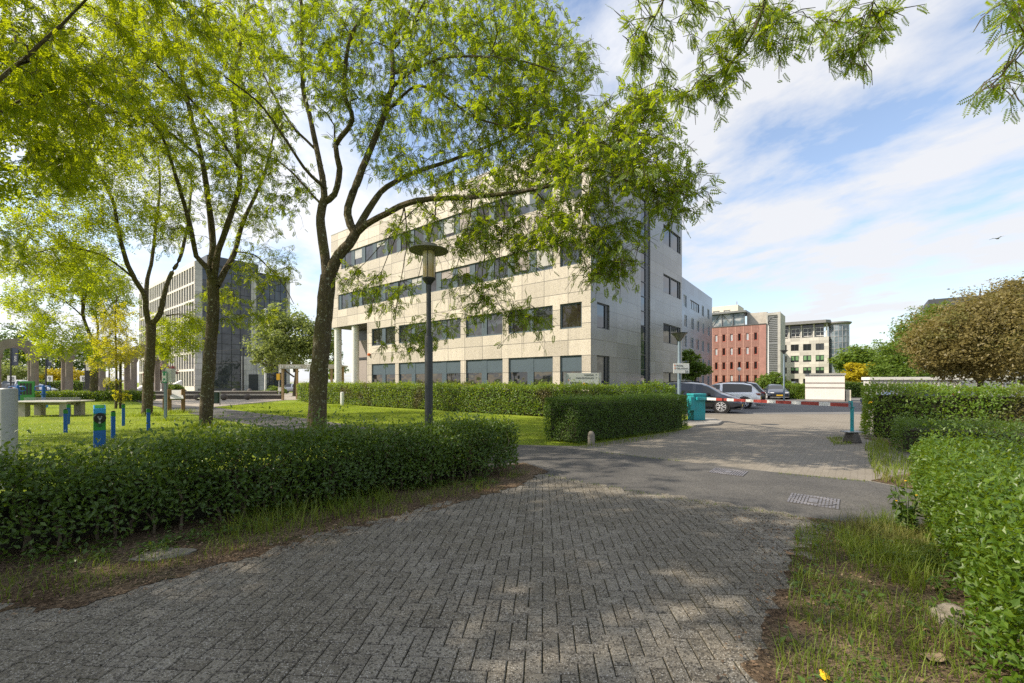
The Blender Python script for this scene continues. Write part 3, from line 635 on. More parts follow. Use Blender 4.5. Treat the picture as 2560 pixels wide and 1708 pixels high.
# ------------------------------------------------------------------ white kiosk and pale shed at the car park
kc = P(2062, 955, 38.4); kb = thing('utility_kiosk', 'white brick utility kiosk with two grey bands and flat roof in the car park', 'kiosk', (kc.x, kc.y, 0), R(-33))
def wbrick():
    m, nt, out = newmat('white_brick'); tc = node(nt, 'ShaderNodeTexCoord').outputs['Object']
    s = node(nt, 'ShaderNodeSeparateXYZ', {0: tc}); u = node(nt, 'ShaderNodeMath', {0: s.outputs[0], 1: s.outputs[1]}, operation='ADD').outputs[0]
    uvv = node(nt, 'ShaderNodeCombineXYZ', {0: u, 1: s.outputs[2]}).outputs[0]
    br = node(nt, 'ShaderNodeTexBrick', {'Vector': uvv, 'Color1': (.80, .76, .72, 1), 'Color2': (.75, .71, .67, 1), 'Mortar': (.6, .56, .53, 1), 'Scale': 1.0, 'Mortar Size': .008, 'Brick Width': .22, 'Row Height': .075})
    c = mixc(nt, ramp(nt, noise(nt, tc, .9, 5), [(.4, 0.0), (.75, .4)]), br.outputs[0], (.55, .52, .48))
    b = node(nt, 'ShaderNodeBsdfPrincipled', {'Base Color': c, 'Roughness': .85}); nt.links.new(b.outputs[0], out.inputs[0]); return m
M_wb = wbrick(); M_band = mat('grey_brick_band', (.30, .27, .25), .85, nscale=6)
mb = MB(); mb.box(-1.40, 1.40, 0, 2.0, .16, 2.3); part(mb, 'wall', M_wb, kb)
mb = MB(); mb.box(-1.405, 1.405, -.006, 1.9, 0, .16); mb.box(-1.405, 1.405, -.006, 1.9, 1.12, 1.24); mb.box(-1.405, 1.405, -.006, 1.9, 1.54, 1.66); part(mb, 'band', M_band, kb)
mb = MB(); mb.box(-1.48, 1.48, -.08, 2.1, 2.3, 2.46); part(mb, 'roof', mat('kiosk_roof', (.36, .36, .33), .8), kb)
mb = MB(); mb.box(1.5, 1.85, .3, 1.8, 0, 1.0); part(mb, 'side_cabinet', mat('cream_cabinet', (.6, .56, .46), .7), kb)
sc_ = P(2176, 955, 38); sh = thing('garage_row', 'long low pale corrugated garage wall behind the tall hedge', 'garage', (sc_.x, sc_.y, 0), R(-16))
mb = MB(); mb.box(0, 6.4, 0, 1.2, 0, 1.88)
for k in range(22): mb.box(.1+.29*k, .1+.29*k+.13, -.05, 0, .02, 1.85)
part(mb, 'wall', mat('pale_corrugated', (.55, .54, .51), .6, nscale=2), sh)
mb = MB(); mb.box(-.12, 6.5, -.14, 1.3, 1.88, 2.12); part(mb, 'roof_edge', M_white, sh)
fc_ = P(2380, 955, 37); fe = thing('grey_fence', 'grey panel fence beside the corrugated garage under the copper tree', 'fence', (fc_.x, fc_.y, 0), R(-8))
for k in range(5):
    mb = MB(); mb.box(k*1.9, k*1.9+1.82, 0, .05, .05, 1.9); part(mb, 'panel', mat('grey_fence_board', (.36, .38, .38), .7, nscale=5), fe)
    mb = MB(); mb.box(k*1.9-.08, k*1.9, -.03, .08, 0, 2.0); part(mb, 'post', M_conc, fe)
# ------------------------------------------------------------------ leaves
def nrm(a): return a/np.maximum(np.linalg.norm(a, axis=-1, keepdims=True), 1e-9)
def leaf_quads(kind, size):
    """template: (nq,4,3), x along the leaf, z its normal"""
    q = []
    if kind.startswith('pin'):                        # compound leaf of paired leaflets
        n = int(kind[3:]); L = size; ll = .30*size if n > 5 else .42*size; w = ll*(.36 if n > 5 else .5)
        for i in range(n):
            t = .18+.80*i/(n-1); x = L*t; z = -.22*L*t*t; k = ll*(1-.35*abs(t-.5)*1.2)
            for sg in (-1, 1):
                d = np.array([.35, sg*.93, -.12]); d /= np.linalg.norm(d); p = np.array([x, 0, z]); s = np.array([.93, -sg*.35, 0])*w*.5
                q.append([p, p+d*k*.5+s, p+d*k, p+d*k*.5-s])
        p = np.array([L, 0, -.22*L]); q.append([p, p+[ll*.5, w*.5, -.1*ll], p+[ll, 0, -.2*ll], p+[ll*.5, -w*.5, -.1*ll]])
    elif kind == 'oval':                              # folded single leaf
        L = size; w = size*.52
        q.append([[0, 0, 0], [L*.45, w*.5, w*.16], [L, 0, -L*.12], [L*.5, 0, 0]]); q.append([[0, 0, 0], [L*.5, 0, 0], [L, 0, -L*.12], [L*.45, -w*.5, w*.16]])
    elif kind == 'card':
        L = size; w = size*.62; q.append([[0, 0, 0], [L*.5, w*.5, 0], [L, 0, -L*.1], [L*.5, -w*.5, 0]])
    elif kind == 'spray':                             # three leaves from one point
        for a in (-.9, 0, .9):
            c, s = math.cos(a), math.sin(a); L = size*.62; w = L*.55; R2 = np.array([[c, -s, 0], [s, c, 0], [0, 0, 1]])
            q.append([R2 @ np.array(v) for v in ([0, 0, 0], [L*.5, w*.5, 0], [L, 0, -L*.15], [L*.5, -w*.5, 0])])
    elif kind == 'blade':
        pass
    return np.array(q, float)
def place_leaves(pos, dirv, up, tmpl, scale):
    x = nrm(dirv); z = nrm(up - x*np.sum(up*x, 1, keepdims=True)); y = np.cross(z, x)
    Rm = np.stack([x, y, z], 2)                       # columns
    V = np.einsum('nij,qkj->nqki', Rm, tmpl)*scale[:, None, None, None]+pos[:, None, None, :]
    return V.reshape(-1, 3), len(pos)*len(tmpl)
def unit(n): return nrm(rng.normal(0, 1, (n, 3)))

# ------------------------------------------------------------------ bark
def barkmat(name, c1, c2, moss):
    m, nt, out = newmat(name); co = node(nt, 'ShaderNodeTexCoord').outputs['Object']
    st = node(nt, 'ShaderNodeMapping', {'Vector': co, 'Scale': (9, 9, 1.6)}).outputs[0]
    n1 = noise(nt, st, 2.2, 6, .65, .6)
    c = mixc(nt, ramp(nt, n1, [(.35, 0.0), (.65, 1.0)]), c1, c2)
    c = mixc(nt, ramp(nt, noise(nt, co, 1.6, 4), [(.45, 0.0), (.65, .7)]), c, moss)
    c = mixc(nt, ramp(nt, noise(nt, co, 13, 4, .7), [(.58, 0.0), (.66, .8)]), c, (.36, .37, .30))
    b = node(nt, 'ShaderNodeBsdfPrincipled', {'Base Color': c, 'Roughness': .9, 'Specular IOR Level': .15, 'Normal': bumpn(nt, n1, 1.0, .05)})
    nt.links.new(b.outputs[0], out.inputs[0]); return m
M_bark = barkmat('locust_bark', (.060, .048, .030), (.115, .092, .058), (.085, .080, .026))
M_twig = mat('twig_bark', (.05, .04, .028), .9, nscale=4)
M_loc = leafmat('locust_leaf', (.072, .138, .008), (.125, .190, .010), (.41, .52, .010), .52, .5)
M_loc2 = leafmat('locust_leaf_backlit', (.080, .150, .008), (.145, .210, .009), (.50, .58, .010), .56, .4)  # yellower copy of the locust leaf, backlight put into its colour

class Tree:
    """trunk and limbs are given; twigs are grown towards target points spread through the crown's volume"""
    def __init__(s): s.p = []; s.d = []; s.r = []; s.tubes = []; s.tips = []
    def limb(s, pts, r0, r1, n=8, step=.22, wob=.03, reg=True):
        pts = [Vector(p) for p in pts]; path = []
        for i in range(len(pts)-1):                   # catmull-rom through the points
            a, b = pts[i], pts[i+1]; m0 = (b-(pts[i-1] if i else a))*.5; m1 = ((pts[i+2] if i+2 < len(pts) else b)-a)*.5
            k = max(2, int((b-a).length/step))
            for j in range(k):
                t = j/k; t2, t3 = t*t, t*t*t
                path.append(a*(2*t3-3*t2+1)+m0*(t3-2*t2+t)+b*(-2*t3+3*t2)+m1*(t3-t2))
        path.append(pts[-1]); N = len(path)
        rad = [r0+(r1-r0)*(i/(N-1))**.8 for i in range(N)]
        off = Vector((0, 0, 0))
        for i in range(1, N-1): off = off*.8+Vector(rng.normal(0, wob*.14+.0015, 3)); path[i] += off
        lob = rng.random()*6; rad = [q*(1+.035*math.sin(i*.9+lob)+rng.normal(0, .008)) for i, q in enumerate(rad)]
        s.tubes.append((path, rad, n))
        if reg:
            for i in range(1, N): s.p.append(path[i]); s.d.append((path[i]-path[i-1]).normalized()); s.r.append(rad[i])
        return path
    def grow(s, targets, droop=.12, maxr=.02, step=.22, jit=.06, tipr=.005, side=3, sl=(.22, .55), pre=0, boost=1.0):
        if pre:                                       # bare secondary branches first
            i = rng.permutation(len(targets))[:pre]; s.grow(np.array(targets)[i], droop+.06, .042, step, jit*1.6, .009, 1, sl, 0, 2.3)
        root = np.array(s.p[0]); T = np.array(targets); n0 = len(s.p)
        P_ = np.zeros((n0+len(T)*16, 3)); D_ = np.zeros_like(P_); R_ = np.zeros(len(P_))
        P_[:n0] = [tuple(v) for v in s.p]; D_[:n0] = [tuple(v) for v in s.d]; R_[:n0] = s.r; cnt = n0
        dmin = np.array([np.min(np.linalg.norm(P_[:n0]-t, axis=1)) for t in T]); order = np.argsort(dmin)
        for ti in order:
            t = T[ti]; v = t-P_[:cnt]; L = np.linalg.norm(v, axis=1)+1e-6; cosd = np.sum(v*D_[:cnt], 1)/L
            cost = L*(1.5-.5*cosd)+np.where(R_[:cnt] < .004, .35, 0); i = int(np.argmin(cost)); L = L[i]
            if L < .12: continue
            k = int(min(14, max(2, L/step))); a = P_[i]; m = a+D_[i]*L*.35+rng.normal(0, .06*L, 3); m[2] += droop*L
            r0 = min(R_[i]*.75, (.0045+.0075*L)*boost, maxr); ts = np.linspace(0, 1, k+1)[:, None]
            path = a*(1-ts)**2+2*m*ts*(1-ts)+t*ts**2
            path[1:-1] += rng.normal(0, jit*min(1, L)*.6+.012, (k-1, 3)) if k > 1 else 0
            rad = r0+(tipr-r0)*np.linspace(0, 1, k+1)
            s.tubes.append(([Vector(q) for q in path], list(rad), 4 if r0 < .02 else 5))
            dd = nrm(np.diff(path, axis=0)); P_[cnt:cnt+k] = path[1:]; D_[cnt:cnt+k] = dd; R_[cnt:cnt+k] = rad[1:]; cnt += k
            s.tips.append((path, dd))
            for q in range(side):
                j = int(rng.integers(max(0, int(k*.35)), k)); f = rng.random(); a2 = path[j]*(1-f)+path[j+1]*f; e = dd[j]*.55+rng.normal(0, .6, 3)+np.array([0, 0, -.1]); e /= np.linalg.norm(e); l = rng.uniform(*sl)
                m2 = a2+e*l*.55+rng.normal(0, .06*l, 3); b2 = a2+e*l+np.array([0, 0, -.22*l])+rng.normal(0, .07*l, 3); sp = np.array([a2, m2, b2]); s.tubes.append(([Vector(v_) for v_ in sp], [min(.008, r0), .0055, .003], 3)); s.tips.append((sp, nrm(np.diff(sp, axis=0))))
    def wood(s, base):
        mb = MB()
        for path, rad, n in s.tubes:
            mb.tube([p-base for p in path], rad, n, 0, cap=False)
        return mb
    def leaves(s, base, kind, size, per, spread=.16, flat=.6, down=.35, reach=.75, skip=0.0):
        pos, dr = [], []
        for path, dd in s.tips:
            if skip and rng.random() < skip: continue
            n = max(1, rng.poisson(per)); k = len(dd); lo = max(0, int(k-reach/.22)-1)
            idx = rng.integers(lo, k, n); f = rng.random((n, 1))
            pos.append(path[idx]*(1-f)+path[idx+1]*f); dr.append(dd[idx])
        pos = np.concatenate(pos); dr = np.concatenate(dr); n = len(pos)
        d = nrm(dr*.55+unit(n)*.95+np.array([0, 0, -down])); up = nrm(np.array([0, 0, flat*1.6])+unit(n)*.8)
        pos = pos+unit(n)*rng.random((n, 1))*spread*.5
        V, nf = place_leaves(pos, d, up, leaf_quads(kind, size), rng.uniform(.65, 1.2, n)); return V-np.array(base), nf
def blob_targets(blobs):
    """photo-space blobs (px,py,rx,ry,depth,depth radius,count) or world ones ('w',x,y,z,rx,ry,rz,count) -> points"""
    out = []
    for b in blobs:
        if b[0] == 'w':
            n = b[7]; u = unit(n)*(rng.random((n, 1))**(1/2.4)); out.append(np.array(b[1:4])+u*np.array(b[4:7]))
        else:
            n = b[6]; u = unit(n)*(rng.random((n, 1))**(1/2.4)*1.12); px = b[0]+u[:, 0]*b[2]; py = b[1]+u[:, 1]*b[3]; Y = b[4]+u[:, 2]*b[5]
            out.append(np.stack([(px-CX)/F*Y, Y, EYE+(HY-py)/F*Y], 1))
    return np.concatenate(out)
def PL(*pts): return [P(x, y, Y) for x, y, Y in pts]
def finish(tree, name, label, cat, base, barkm, leafm, group, trunkpath=None, kind='pin5', size=.2, per=12, **kw):
    base = Vector(base); th = thing(name, label, cat, base, 0, group)
    part(tree.wood(base), 'trunk', barkm, th, smooth=True)
    V, nf = tree.leaves(base, kind, size, per, **kw)
    part(fastmesh('crown', V, nf, 4, leafm), 'crown', leafm, th); return th
GRP = 'honey locust trees around the park lawn'
# ---- the main tree
def main_tree():
    t = Tree(); Y = 12.0
    t.limb(PL((796,1128,Y),(794,1085,Y),(796,980,Y),(803,880,Y),(812,780,Y),(818,720,Y),(820,690,Y)), .255, .205, 14, .15, .03)
    # root flare
    t.limb(PL((816,700,Y),(814,650,Y+.05),(801,545,Y+.2),(811,500,Y+.3)), .135, .115, 10)
    t.limb(PL((811,500,Y+.3),(805,440,Y+.4),(777,306,Y+.8),(757,214,Y+1),(755,60,Y+1.2),(748,-120,Y+1.4)), .095, .035, 8)
    t.limb(PL((811,505,Y+.3),(836,486,Y+.3),(849,421,Y+.1),(838,364,Y),(880,299,Y-.2),(861,230,Y-.3),(876,96,Y-.6),(926,0,Y-.8),(940,-130,Y-1)), .095, .03, 8)
    t.limb(PL((820,700,Y),(846,640,Y-.1),(872,610,Y-.15),(892,575,Y-.2)), .16, .13, 10)
    t.limb(PL((888,580,Y-.2),(868,536,Y-.2),(891,460,Y-.1),(930,364,Y+.1),(968,268,Y+.3),(983,184,Y+.5),(983,96,Y+.8),(1029,15,Y+1),(1050,-120,Y+1.2)), .115, .035, 9)
    t.limb(PL((983,184,Y+.5),(1045,150,Y+.8),(1110,105,Y+1.2),(1170,70,Y+1.6),(1250,20,Y+2)), .05, .02, 6)
    t.limb(PL((985,120,Y+.7),(1030,60,Y+.3),(1075,-20,Y)), .05, .02, 6)
    t.limb(PL((892,575,Y-.2),(930,509,Y+.1),(968,467,Y+.4),(1045,429,Y+.8),(1160,391,Y+1.2),(1236,360,Y+1.5),(1294,329,Y+1.7),(1370,280,Y+2)), .10, .022, 8)
    t.limb(PL((895,580,Y-.2),(914,562,Y-.4),(968,532,Y-.8),(1045,502,Y-1.3),(1179,494,Y-2),(1313,479,Y-2.5),(1408,456,Y-2.9),(1466,425,Y-3.1),(1523,436,Y-3.2),(1600,470,Y-3.3),(1660,490,Y-3.3)), .095, .016, 8)
    t.limb(PL((955,262,Y+.3),(1000,200,Y-.3),(1090,150,Y-.9),(1180,140,Y-1.5),(1290,150,Y-2),(1390,180,Y-2.3)), .05, .016, 6)
    t.limb(PL((965,280,Y+.3),(1040,215,Y-.1),(1110,240,Y-.6),(1180,290,Y-1),(1280,320,Y-1.5),(1400,340,Y-2)), .045, .014, 6)
    t.limb(PL((1466,425,Y-3.1),(1530,370,Y-3.2),(1590,300,Y-3.3),(1640,240,Y-3.4)), .022, .01, 5)
    t.limb(PL((812,470,Y+.3),(760,420,Y-.3),(700,330,Y-.8),(640,250,Y-1.2),(560,190,Y-1.5)), .05, .018, 6)
    t.limb(PL((795,380,Y+.6),(720,300,Y+1),(650,170,Y+1.5),(600,60,Y+1.8)), .045, .015, 6)
    t.limb(PL((811,520,Y+.2),(740,440,Y+.9),(690,400,Y+1.5),(630,380,Y+2)), .045, .015, 6)
    for px, y0, ex, ey, dy in ((1010,515,930,760,.3),(1090,500,1040,720,.2),(1180,494,1130,700,0),(1250,490,1250,690,.1),(1330,475,1400,640,0),(1420,450,1520,600,-.1),(1060,505,870,700,.8),(1200,490,1210,820,.5),(1010,515,985,850,.6)):
        Y0 = Y-1.1-(px-1000)/500*1.8
        t.limb(PL((px,y0,Y0),((px*2+ex)/3+12,(y0*2+ey)/3-20,Y0+dy*.4),((px+ex*2)/3,(y0+ey*2)/3,Y0+dy*.7),(ex,ey,Y0+dy)), .020, .006, 5, .2, .05)
    blobs = [(680,110,170,190,Y+.4,2.2,210),(920,70,230,150,Y+.3,2.6,260),(1180,70,210,130,Y,2.6,280),(1350,150,130,140,Y-.6,2.0,210),(1130,250,200,130,Y-.5,2.2,230),(1340,300,150,110,Y-1,1.8,200),
             (1190,420,230,70,Y-1.2,1.6,170),(1450,400,150,100,Y-2.6,1.5,150),(1600,400,120,130,Y-3.2,1.1,125),(1690,470,85,75,Y-3.3,.8,62),(1540,330,90,90,Y-3,1.0,75),(1620,250,60,50,Y-3.3,.6,40),
             (1100,560,150,80,Y-1.5,1.0,70),(1280,580,150,100,Y-2,1.1,125),(1440,570,120,90,Y-2.8,.9,110),(1540,600,70,80,Y-3,.7,55),(1500,680,60,35,Y-2.9,.5,30),(1200,740,110,60,Y-1.7,.7,45),(1310,800,70,40,Y-2,.5,26),(960,740,80,50,Y-1,.7,30),(1000,860,110,22,Y-.8,.5,20),(1080,830,60,40,Y-1,.5,18),(880,700,50,40,Y-.4,.6,14),
             (620,330,120,140,Y+.6,1.8,110),(700,480,90,90,Y+1,1.3,42),(960,330,80,90,Y+.4,1.8,60),(850,190,100,140,Y,2,90)]
    t.grow(blob_targets(blobs), pre=120)
    return finish(t, 'honey_locust_tree', 'large spreading honey locust with forked lichen spotted trunk left of the lamp post', 'tree', (-5.33, 12, 0), [M_bark], [M_loc], GRP, kind='pin5', size=.135, per=2.8, spread=.08, skip=.12)
main_tree()
def tree2():
    t = Tree(); Y = 16.4
    t.limb(PL((514,1080,Y),(515,1066,Y),(517,1000,Y),(524,900,Y),(531,800,Y),(533,740,Y),(532,700,Y)), .225, .19, 12, .2)
    t.limb(PL((530,720,Y),(519,672,Y-.2),(490,640,Y-.4),(482,600,Y-.6),(470,540,Y-.8),(440,440,Y-1.2),(400,330,Y-1.6),(330,240,Y-2)), .11, .03, 8)
    t.limb(PL((532,712,Y),(528,663,Y),(533,620,Y+.2),(528,560,Y+.3),(515,460,Y+.3),(498,364,Y+.2),(470,260,Y),(444,115,Y-.2),(430,-40,Y-.4)), .14, .04, 9)
    t.limb(PL((534,700,Y),(545,630,Y-.2),(570,560,Y-.4),(597,470,Y-.6),(597,383,Y-.7),(586,249,Y-.8),(600,100,Y-1),(630,-60,Y-1.2)), .12, .035, 8)
    t.limb(PL((542,715,Y),(560,680,Y+.3),(585,635,Y+.7),(606,560,Y+1.1),(660,440,Y+1.6),(690,300,Y+2)), .12, .03, 8)
    t.limb(PL((592,630,Y+.7),(640,640,Y+.5),(700,700,Y+.2),(735,760,Y)), .035, .012, 5)
    t.limb(PL((505,400,Y+.2),(420,330,Y-.8),(330,290,Y-1.8),(200,260,Y-2.8),(60,180,Y-3.6)), .06, .018, 6)
    t.limb(PL((597,420,Y-.6),(520,300,Y-1.6),(420,190,Y-2.6),(300,80,Y-3.4)), .06, .018, 6)
    blobs = [(440,160,170,150,Y-.6,2.6,230),(590,120,140,150,Y-.6,2.6,200),(330,260,150,120,Y-2,2,200),(180,220,150,110,Y-3,2,180),(330,60,190,90,Y-2.6,2,170),(640,330,90,120,Y+1.4,1.6,90),(470,400,120,110,Y-.6,1.8,110),(590,470,110,90,Y+.3,1.8,70),
             (660,670,80,60,Y+.4,1,60),(560,745,60,30,Y+.5,1,26),(640,790,70,22,Y+.3,1,30),(420,560,90,60,Y-1,1.4,46),(620,560,80,60,Y+.8,1.2,40)]
    t.grow(blob_targets(blobs), maxr=.03, pre=80)
    return finish(t, 'honey_locust_tree', 'dark mossy trunked honey locust between the paved path and the green first aid post', 'tree', G(515,1068), [M_bark], [M_loc2], GRP, kind='pin4', size=.18, per=2.6, spread=.12, skip=.15)
tree2()
def tree3():
    t = Tree(); Y = 21.8
    t.limb(PL((366,1052,Y),(367,1040,Y),(372,940,Y),(376,860,Y),(377,800,Y)), .235, .20, 12, .2)
    t.limb(PL((374,815,Y),(365,770,Y-.3),(362,740,Y-.5),(338,700,Y-.8),(316,651,Y-1.2),(296,575,Y-1.6),(283,505,Y-2),(235,402,Y-2.6),(214,320,Y-3)), .14, .04, 8)
    t.limb(PL((365,745,Y-.4),(368,700,Y),(381,640,Y+.3),(390,560,Y+.5),(400,460,Y+.8),(390,340,Y+1)), .10, .035, 7)
    t.limb(PL((380,812,Y),(401,783,Y),(412,733,Y),(426,690,Y+.2),(452,640,Y+.4),(470,560,Y+.6),(480,460,Y+.8)), .14, .04, 8)
    t.limb(PL((416,790,Y),(450,785,Y-.4),(480,800,Y-.7),(500,830,Y-1)), .04, .015, 5)
    t.limb(PL((340,700,Y-.8),(260,640,Y-1.4),(160,620,Y-2),(60,640,Y-2.6)), .06, .02, 6)
    blobs = [(220,380,150,130,Y-2,3,230),(380,380,120,120,Y,2.6,130),(290,540,120,90,Y-1.4,2.4,140),(120,520,120,110,Y-2.6,2.4,150),(60,660,90,50,Y-2.6,2,70),(440,840,80,55,Y+2,1.6,150),(180,640,90,60,Y-2,2,70),(440,520,70,60,Y+.8,1.8,40),(480,800,50,40,Y-.6,1,24)]
    t.grow(blob_targets(blobs), maxr=.035, pre=70)
    return finish(t, 'honey_locust_tree', 'tall honey locust with wide V fork behind the lone blue post', 'tree', G(366,1040), [M_bark], [M_loc2], GRP, kind='pin3', size=.24, per=2.7, spread=.18, skip=.13)
tree3()
def tree4():
    t = Tree(); Y = 37.5
    t.limb(PL((232,1010,Y),(233,1000,Y),(236,930,Y),(240,870,Y)), .30, .24, 10, .3)
    t.limb(PL((240,875,Y),(222,830,Y),(208,790,Y-.5),(205,740,Y-1),(190,680,Y-1.5),(175,600,Y-2)), .15, .05, 7)
    t.limb(PL((208,790,Y-.5),(212,750,Y),(225,690,Y+.5),(230,620,Y+1)), .10, .04, 6)
    t.limb(PL((240,870,Y),(244,810,Y),(228,770,Y+.3),(250,790,Y),(272,770,Y+.5),(300,740,Y+1)), .10, .03, 6)
    t.limb(PL((205,790,Y),(170,760,Y-1),(130,735,Y-2),(60,720,Y-3)), .06, .03, 5)
    blobs = [(190,680,110,70,Y-1,5,230),(120,815,70,40,Y-3,3,55),(130,865,50,20,Y-4,2,22),(270,730,70,60,Y+1,4,110),(70,740,70,40,Y-3,4,55),(215,850,30,40,Y-3,2,18),(250,880,40,30,Y-4,2,20)]
    t.grow(blob_targets(blobs), maxr=.05, step=.4, sl=(.5, 1.1))
    return finish(t, 'honey_locust_tree', 'more distant honey locust in front of the stone arches, leaves tinted backlit yellow green', 'tree', G(232,1003.5), [M_bark], [M_loc2], GRP, kind='pin3', size=.40, per=3.6, spread=.35, skip=.08)
tree4()
def young():
    t = Tree(); Y = 27.6
    t.limb(PL((288,1026,Y),(289,1015,Y),(291,940,Y),(290,860,Y),(288,790,Y),(292,740,Y)), .085, .03, 8, .3)
    blobs = [(290,800,60,40,Y,1.6,60),(300,860,70,40,Y,1.6,60),(270,905,50,20,Y,1.2,26),(330,880,40,25,Y,1.2,24),(285,950,30,14,Y,.8,8),(305,990,16,12,Y,.5,10),(260,850,40,40,Y,1.2,24)]
    t.grow(blob_targets(blobs), maxr=.02, step=.3)
    th = finish(t, 'young_tree', 'slender young tree with golden yellow leaves tied to a dark stake', 'tree', G(289,1022), [M_bark], [leafmat('golden_leaf', (.20, .20, .014), (.27, .24, .012), (.62, .58, .02), .55, .6)], None, kind='pin3', size=.26, per=2.2, spread=.2, skip=.15)
    mb = MB(); mb.cyl(.22, .1, 0, 3.4, .07, 8); part(mb, 'stake', M_twig, th)
young()
# trees mostly outside the left edge: their crowns fill the upper left and shade the paving
def side(name_lab, bx, by, blobs, limbs, size, per, kind='pin5'):
    t = Tree(); b = Vector((bx, by, 0))
    t.limb([b-Vector((0,0,.1)), b+Vector((.05,0,1)), b+Vector((.1,.1,2.2)), b+Vector((.1,.1,3.4))], .28, .2, 12)
    for l in limbs: t.limb([b+Vector((.1,.1,3.2))]+[Vector(q) for q in l], .085, .014, 7)
    t.grow(blob_targets(blobs), maxr=.03, pre=40)
    return finish(t, 'honey_locust_tree', name_lab, 'tree', b, [M_bark], [M_loc2], GRP, kind=kind, size=size, per=per, spread=.15, skip=.08)
side('honey locust leaning in from the left edge with branches tinted backlit yellow green', -11.5, 7.2,
     [('w',-9.5,8.8,10,4.4,3.0,2.6,190),('w',-7.6,9.2,9.6,2.6,2.4,1.8,60),('w',-12,10.5,9.5,3,3,2.5,200),(30,160,150,150,10.5,1.8,80),(120,420,110,70,12,1.5,46),(20,620,70,60,13,1.5,20),('w',-8.5,3.3,9.4,2.7,1.8,1.7,300),('w',-12.8,6.0,9.8,2.6,1.7,2.4,230),('w',-10.6,4.0,9.6,3.2,1.7,2.0,330)],
     [[(-11,7.6,5.4),(-9.4,8.2,7.6),(-8,8.6,9.6)],[(-12,7,5.6),(-13,6.8,8),(-13.2,6.6,10)],[(-11,6.6,5.5),(-9.5,6,7.8),(-7,5.8,9.2)],[(-11.4,8.2,5.6),(-11.5,10,8),(-12,11.5,9.6)]], .155, 4)
side('honey locust standing outside the left edge beside the path', -16, 1.6,
     [('w',-14.8,1.2,9.6,4.4,4.0,2.8,400),('w',-11.5,.6,9.4,2.6,2.8,2.0,140)],
     [[(-15,2,5.6),(-13.5,2.4,8),(-12,2.6,9.6)],[(-16.5,1.4,5.6),(-17.4,1.2,8.4)],[(-15.6,.6,5.6),(-14.6,-1,8.4)],[(-15.7,2.6,5.6),(-15,4.6,8.2)]], .32, 4.6, 'pin3')
side('honey locust beyond the left edge behind the exercise posts', -20.5, 12.5,
     [('w',-19,12.5,9.4,5,4.4,3,300),('w',-15.5,13,9.6,3,3,2.0,90)],
     [[(-19.5,12.8,5.6),(-17.5,13,8.2),(-16,13,9.6)],[(-21.5,12,5.6),(-22.4,12,8.4)],[(-20,11.4,5.6),(-19,9.6,8.4)],[(-20.4,13.4,5.6),(-20,15.4,8.2)]], .33, 4.4, 'pin3')
# the tree standing behind the camera whose boughs hang into the top of the picture
def overhead():
    t = Tree(); b = Vector((4.6, -3.2, 0))
    t.limb([b, b+Vector((0,.05,1.2)), b+Vector((-.1,.2,2.6)), b+Vector((-.15,.4,3.8))], .27, .19, 12)
    o = b+Vector((-.15,.4,3.7))
    L1 = t.limb([o, Vector((4.0,-1,5.6)), Vector((3.2,1.2,6.6)), P(1990,-260,4.0), P(1940,-90,4.6), P(1915,0,4.8), P(1885,80,4.9), P(1830,160,5), P(1770,200,5.1), P(1700,240,5.3)], .11, .006, 7)
    t.limb([Vector((3.6,.2,6.2)), P(1700,-300,3.9), P(1680,-60,4.4), P(1640,40,4.6), P(1600,110,4.7)], .035, .005, 5)
    t.limb([Vector((4.0,-.6,5.8)), P(2250,-330,3.9), P(2200,-80,4.4), P(2170,60,4.6), P(2130,130,4.7)], .035, .005, 5)
    t.limb([o+Vector((0,0,-.2)), Vector((5.2,-.6,5.4)), Vector((5.4,1.6,5.8)), P(2640,40,3.8), P(2560,110,3.9), P(2500,190,3.95), P(2455,225,4)], .06, .005, 6)
    t.limb([P(2640,40,3.8), P(2640,-40,3.8), P(2560,20,3.8)], .02, .006, 5)
    t.limb([o, Vector((6.4,-3.6,6.2)), Vector((7.4,-4,8.4))], .1, .03, 7); t.limb([o, Vector((3.4,-4.6,6.2)), Vector((2.4,-5.6,8.2))], .1, .03, 7)
    blobs = [(1600,70,50,80,4.6,.4,17),(1640,150,40,30,4.7,.3,6),(1720,40,70,60,4.7,.5,14),(1800,120,70,50,4.9,.4,17),(1860,50,60,60,4.8,.4,15),(1950,60,70,60,4.7,.5,19),(2060,60,70,50,4.7,.5,20),(2140,110,60,35,4.7,.3,11),(2220,30,50,40,4.5,.4,12),
             (1790,200,60,30,5,.4,10),(1720,245,70,30,5.2,.4,11),(1800,250,30,25,5,.3,5),(2140,170,40,15,4.7,.2,4),(1960,140,40,25,4.8,.3,5),
             (2530,20,50,40,3.8,.4,9),(2560,100,30,60,3.9,.3,6),(2560,200,50,30,3.9,.3,8),
             ('w',3.8,-.8,7.6,2.8,1.8,1.0,110),('w',6.5,-4,8.4,3.6,3.0,1.8,120)]
    t.grow(blob_targets(blobs), maxr=.02, step=.12, jit=.04, tipr=.002, side=2, sl=(.12, .3))
    return finish(t, 'honey_locust_tree', 'honey locust whose hanging feathery branches enter along the top right of the sky', 'tree', b, [M_bark], [M_loc], GRP, kind='pin8', size=.115, per=3.9, spread=.05, down=.55, reach=.5)
overhead()
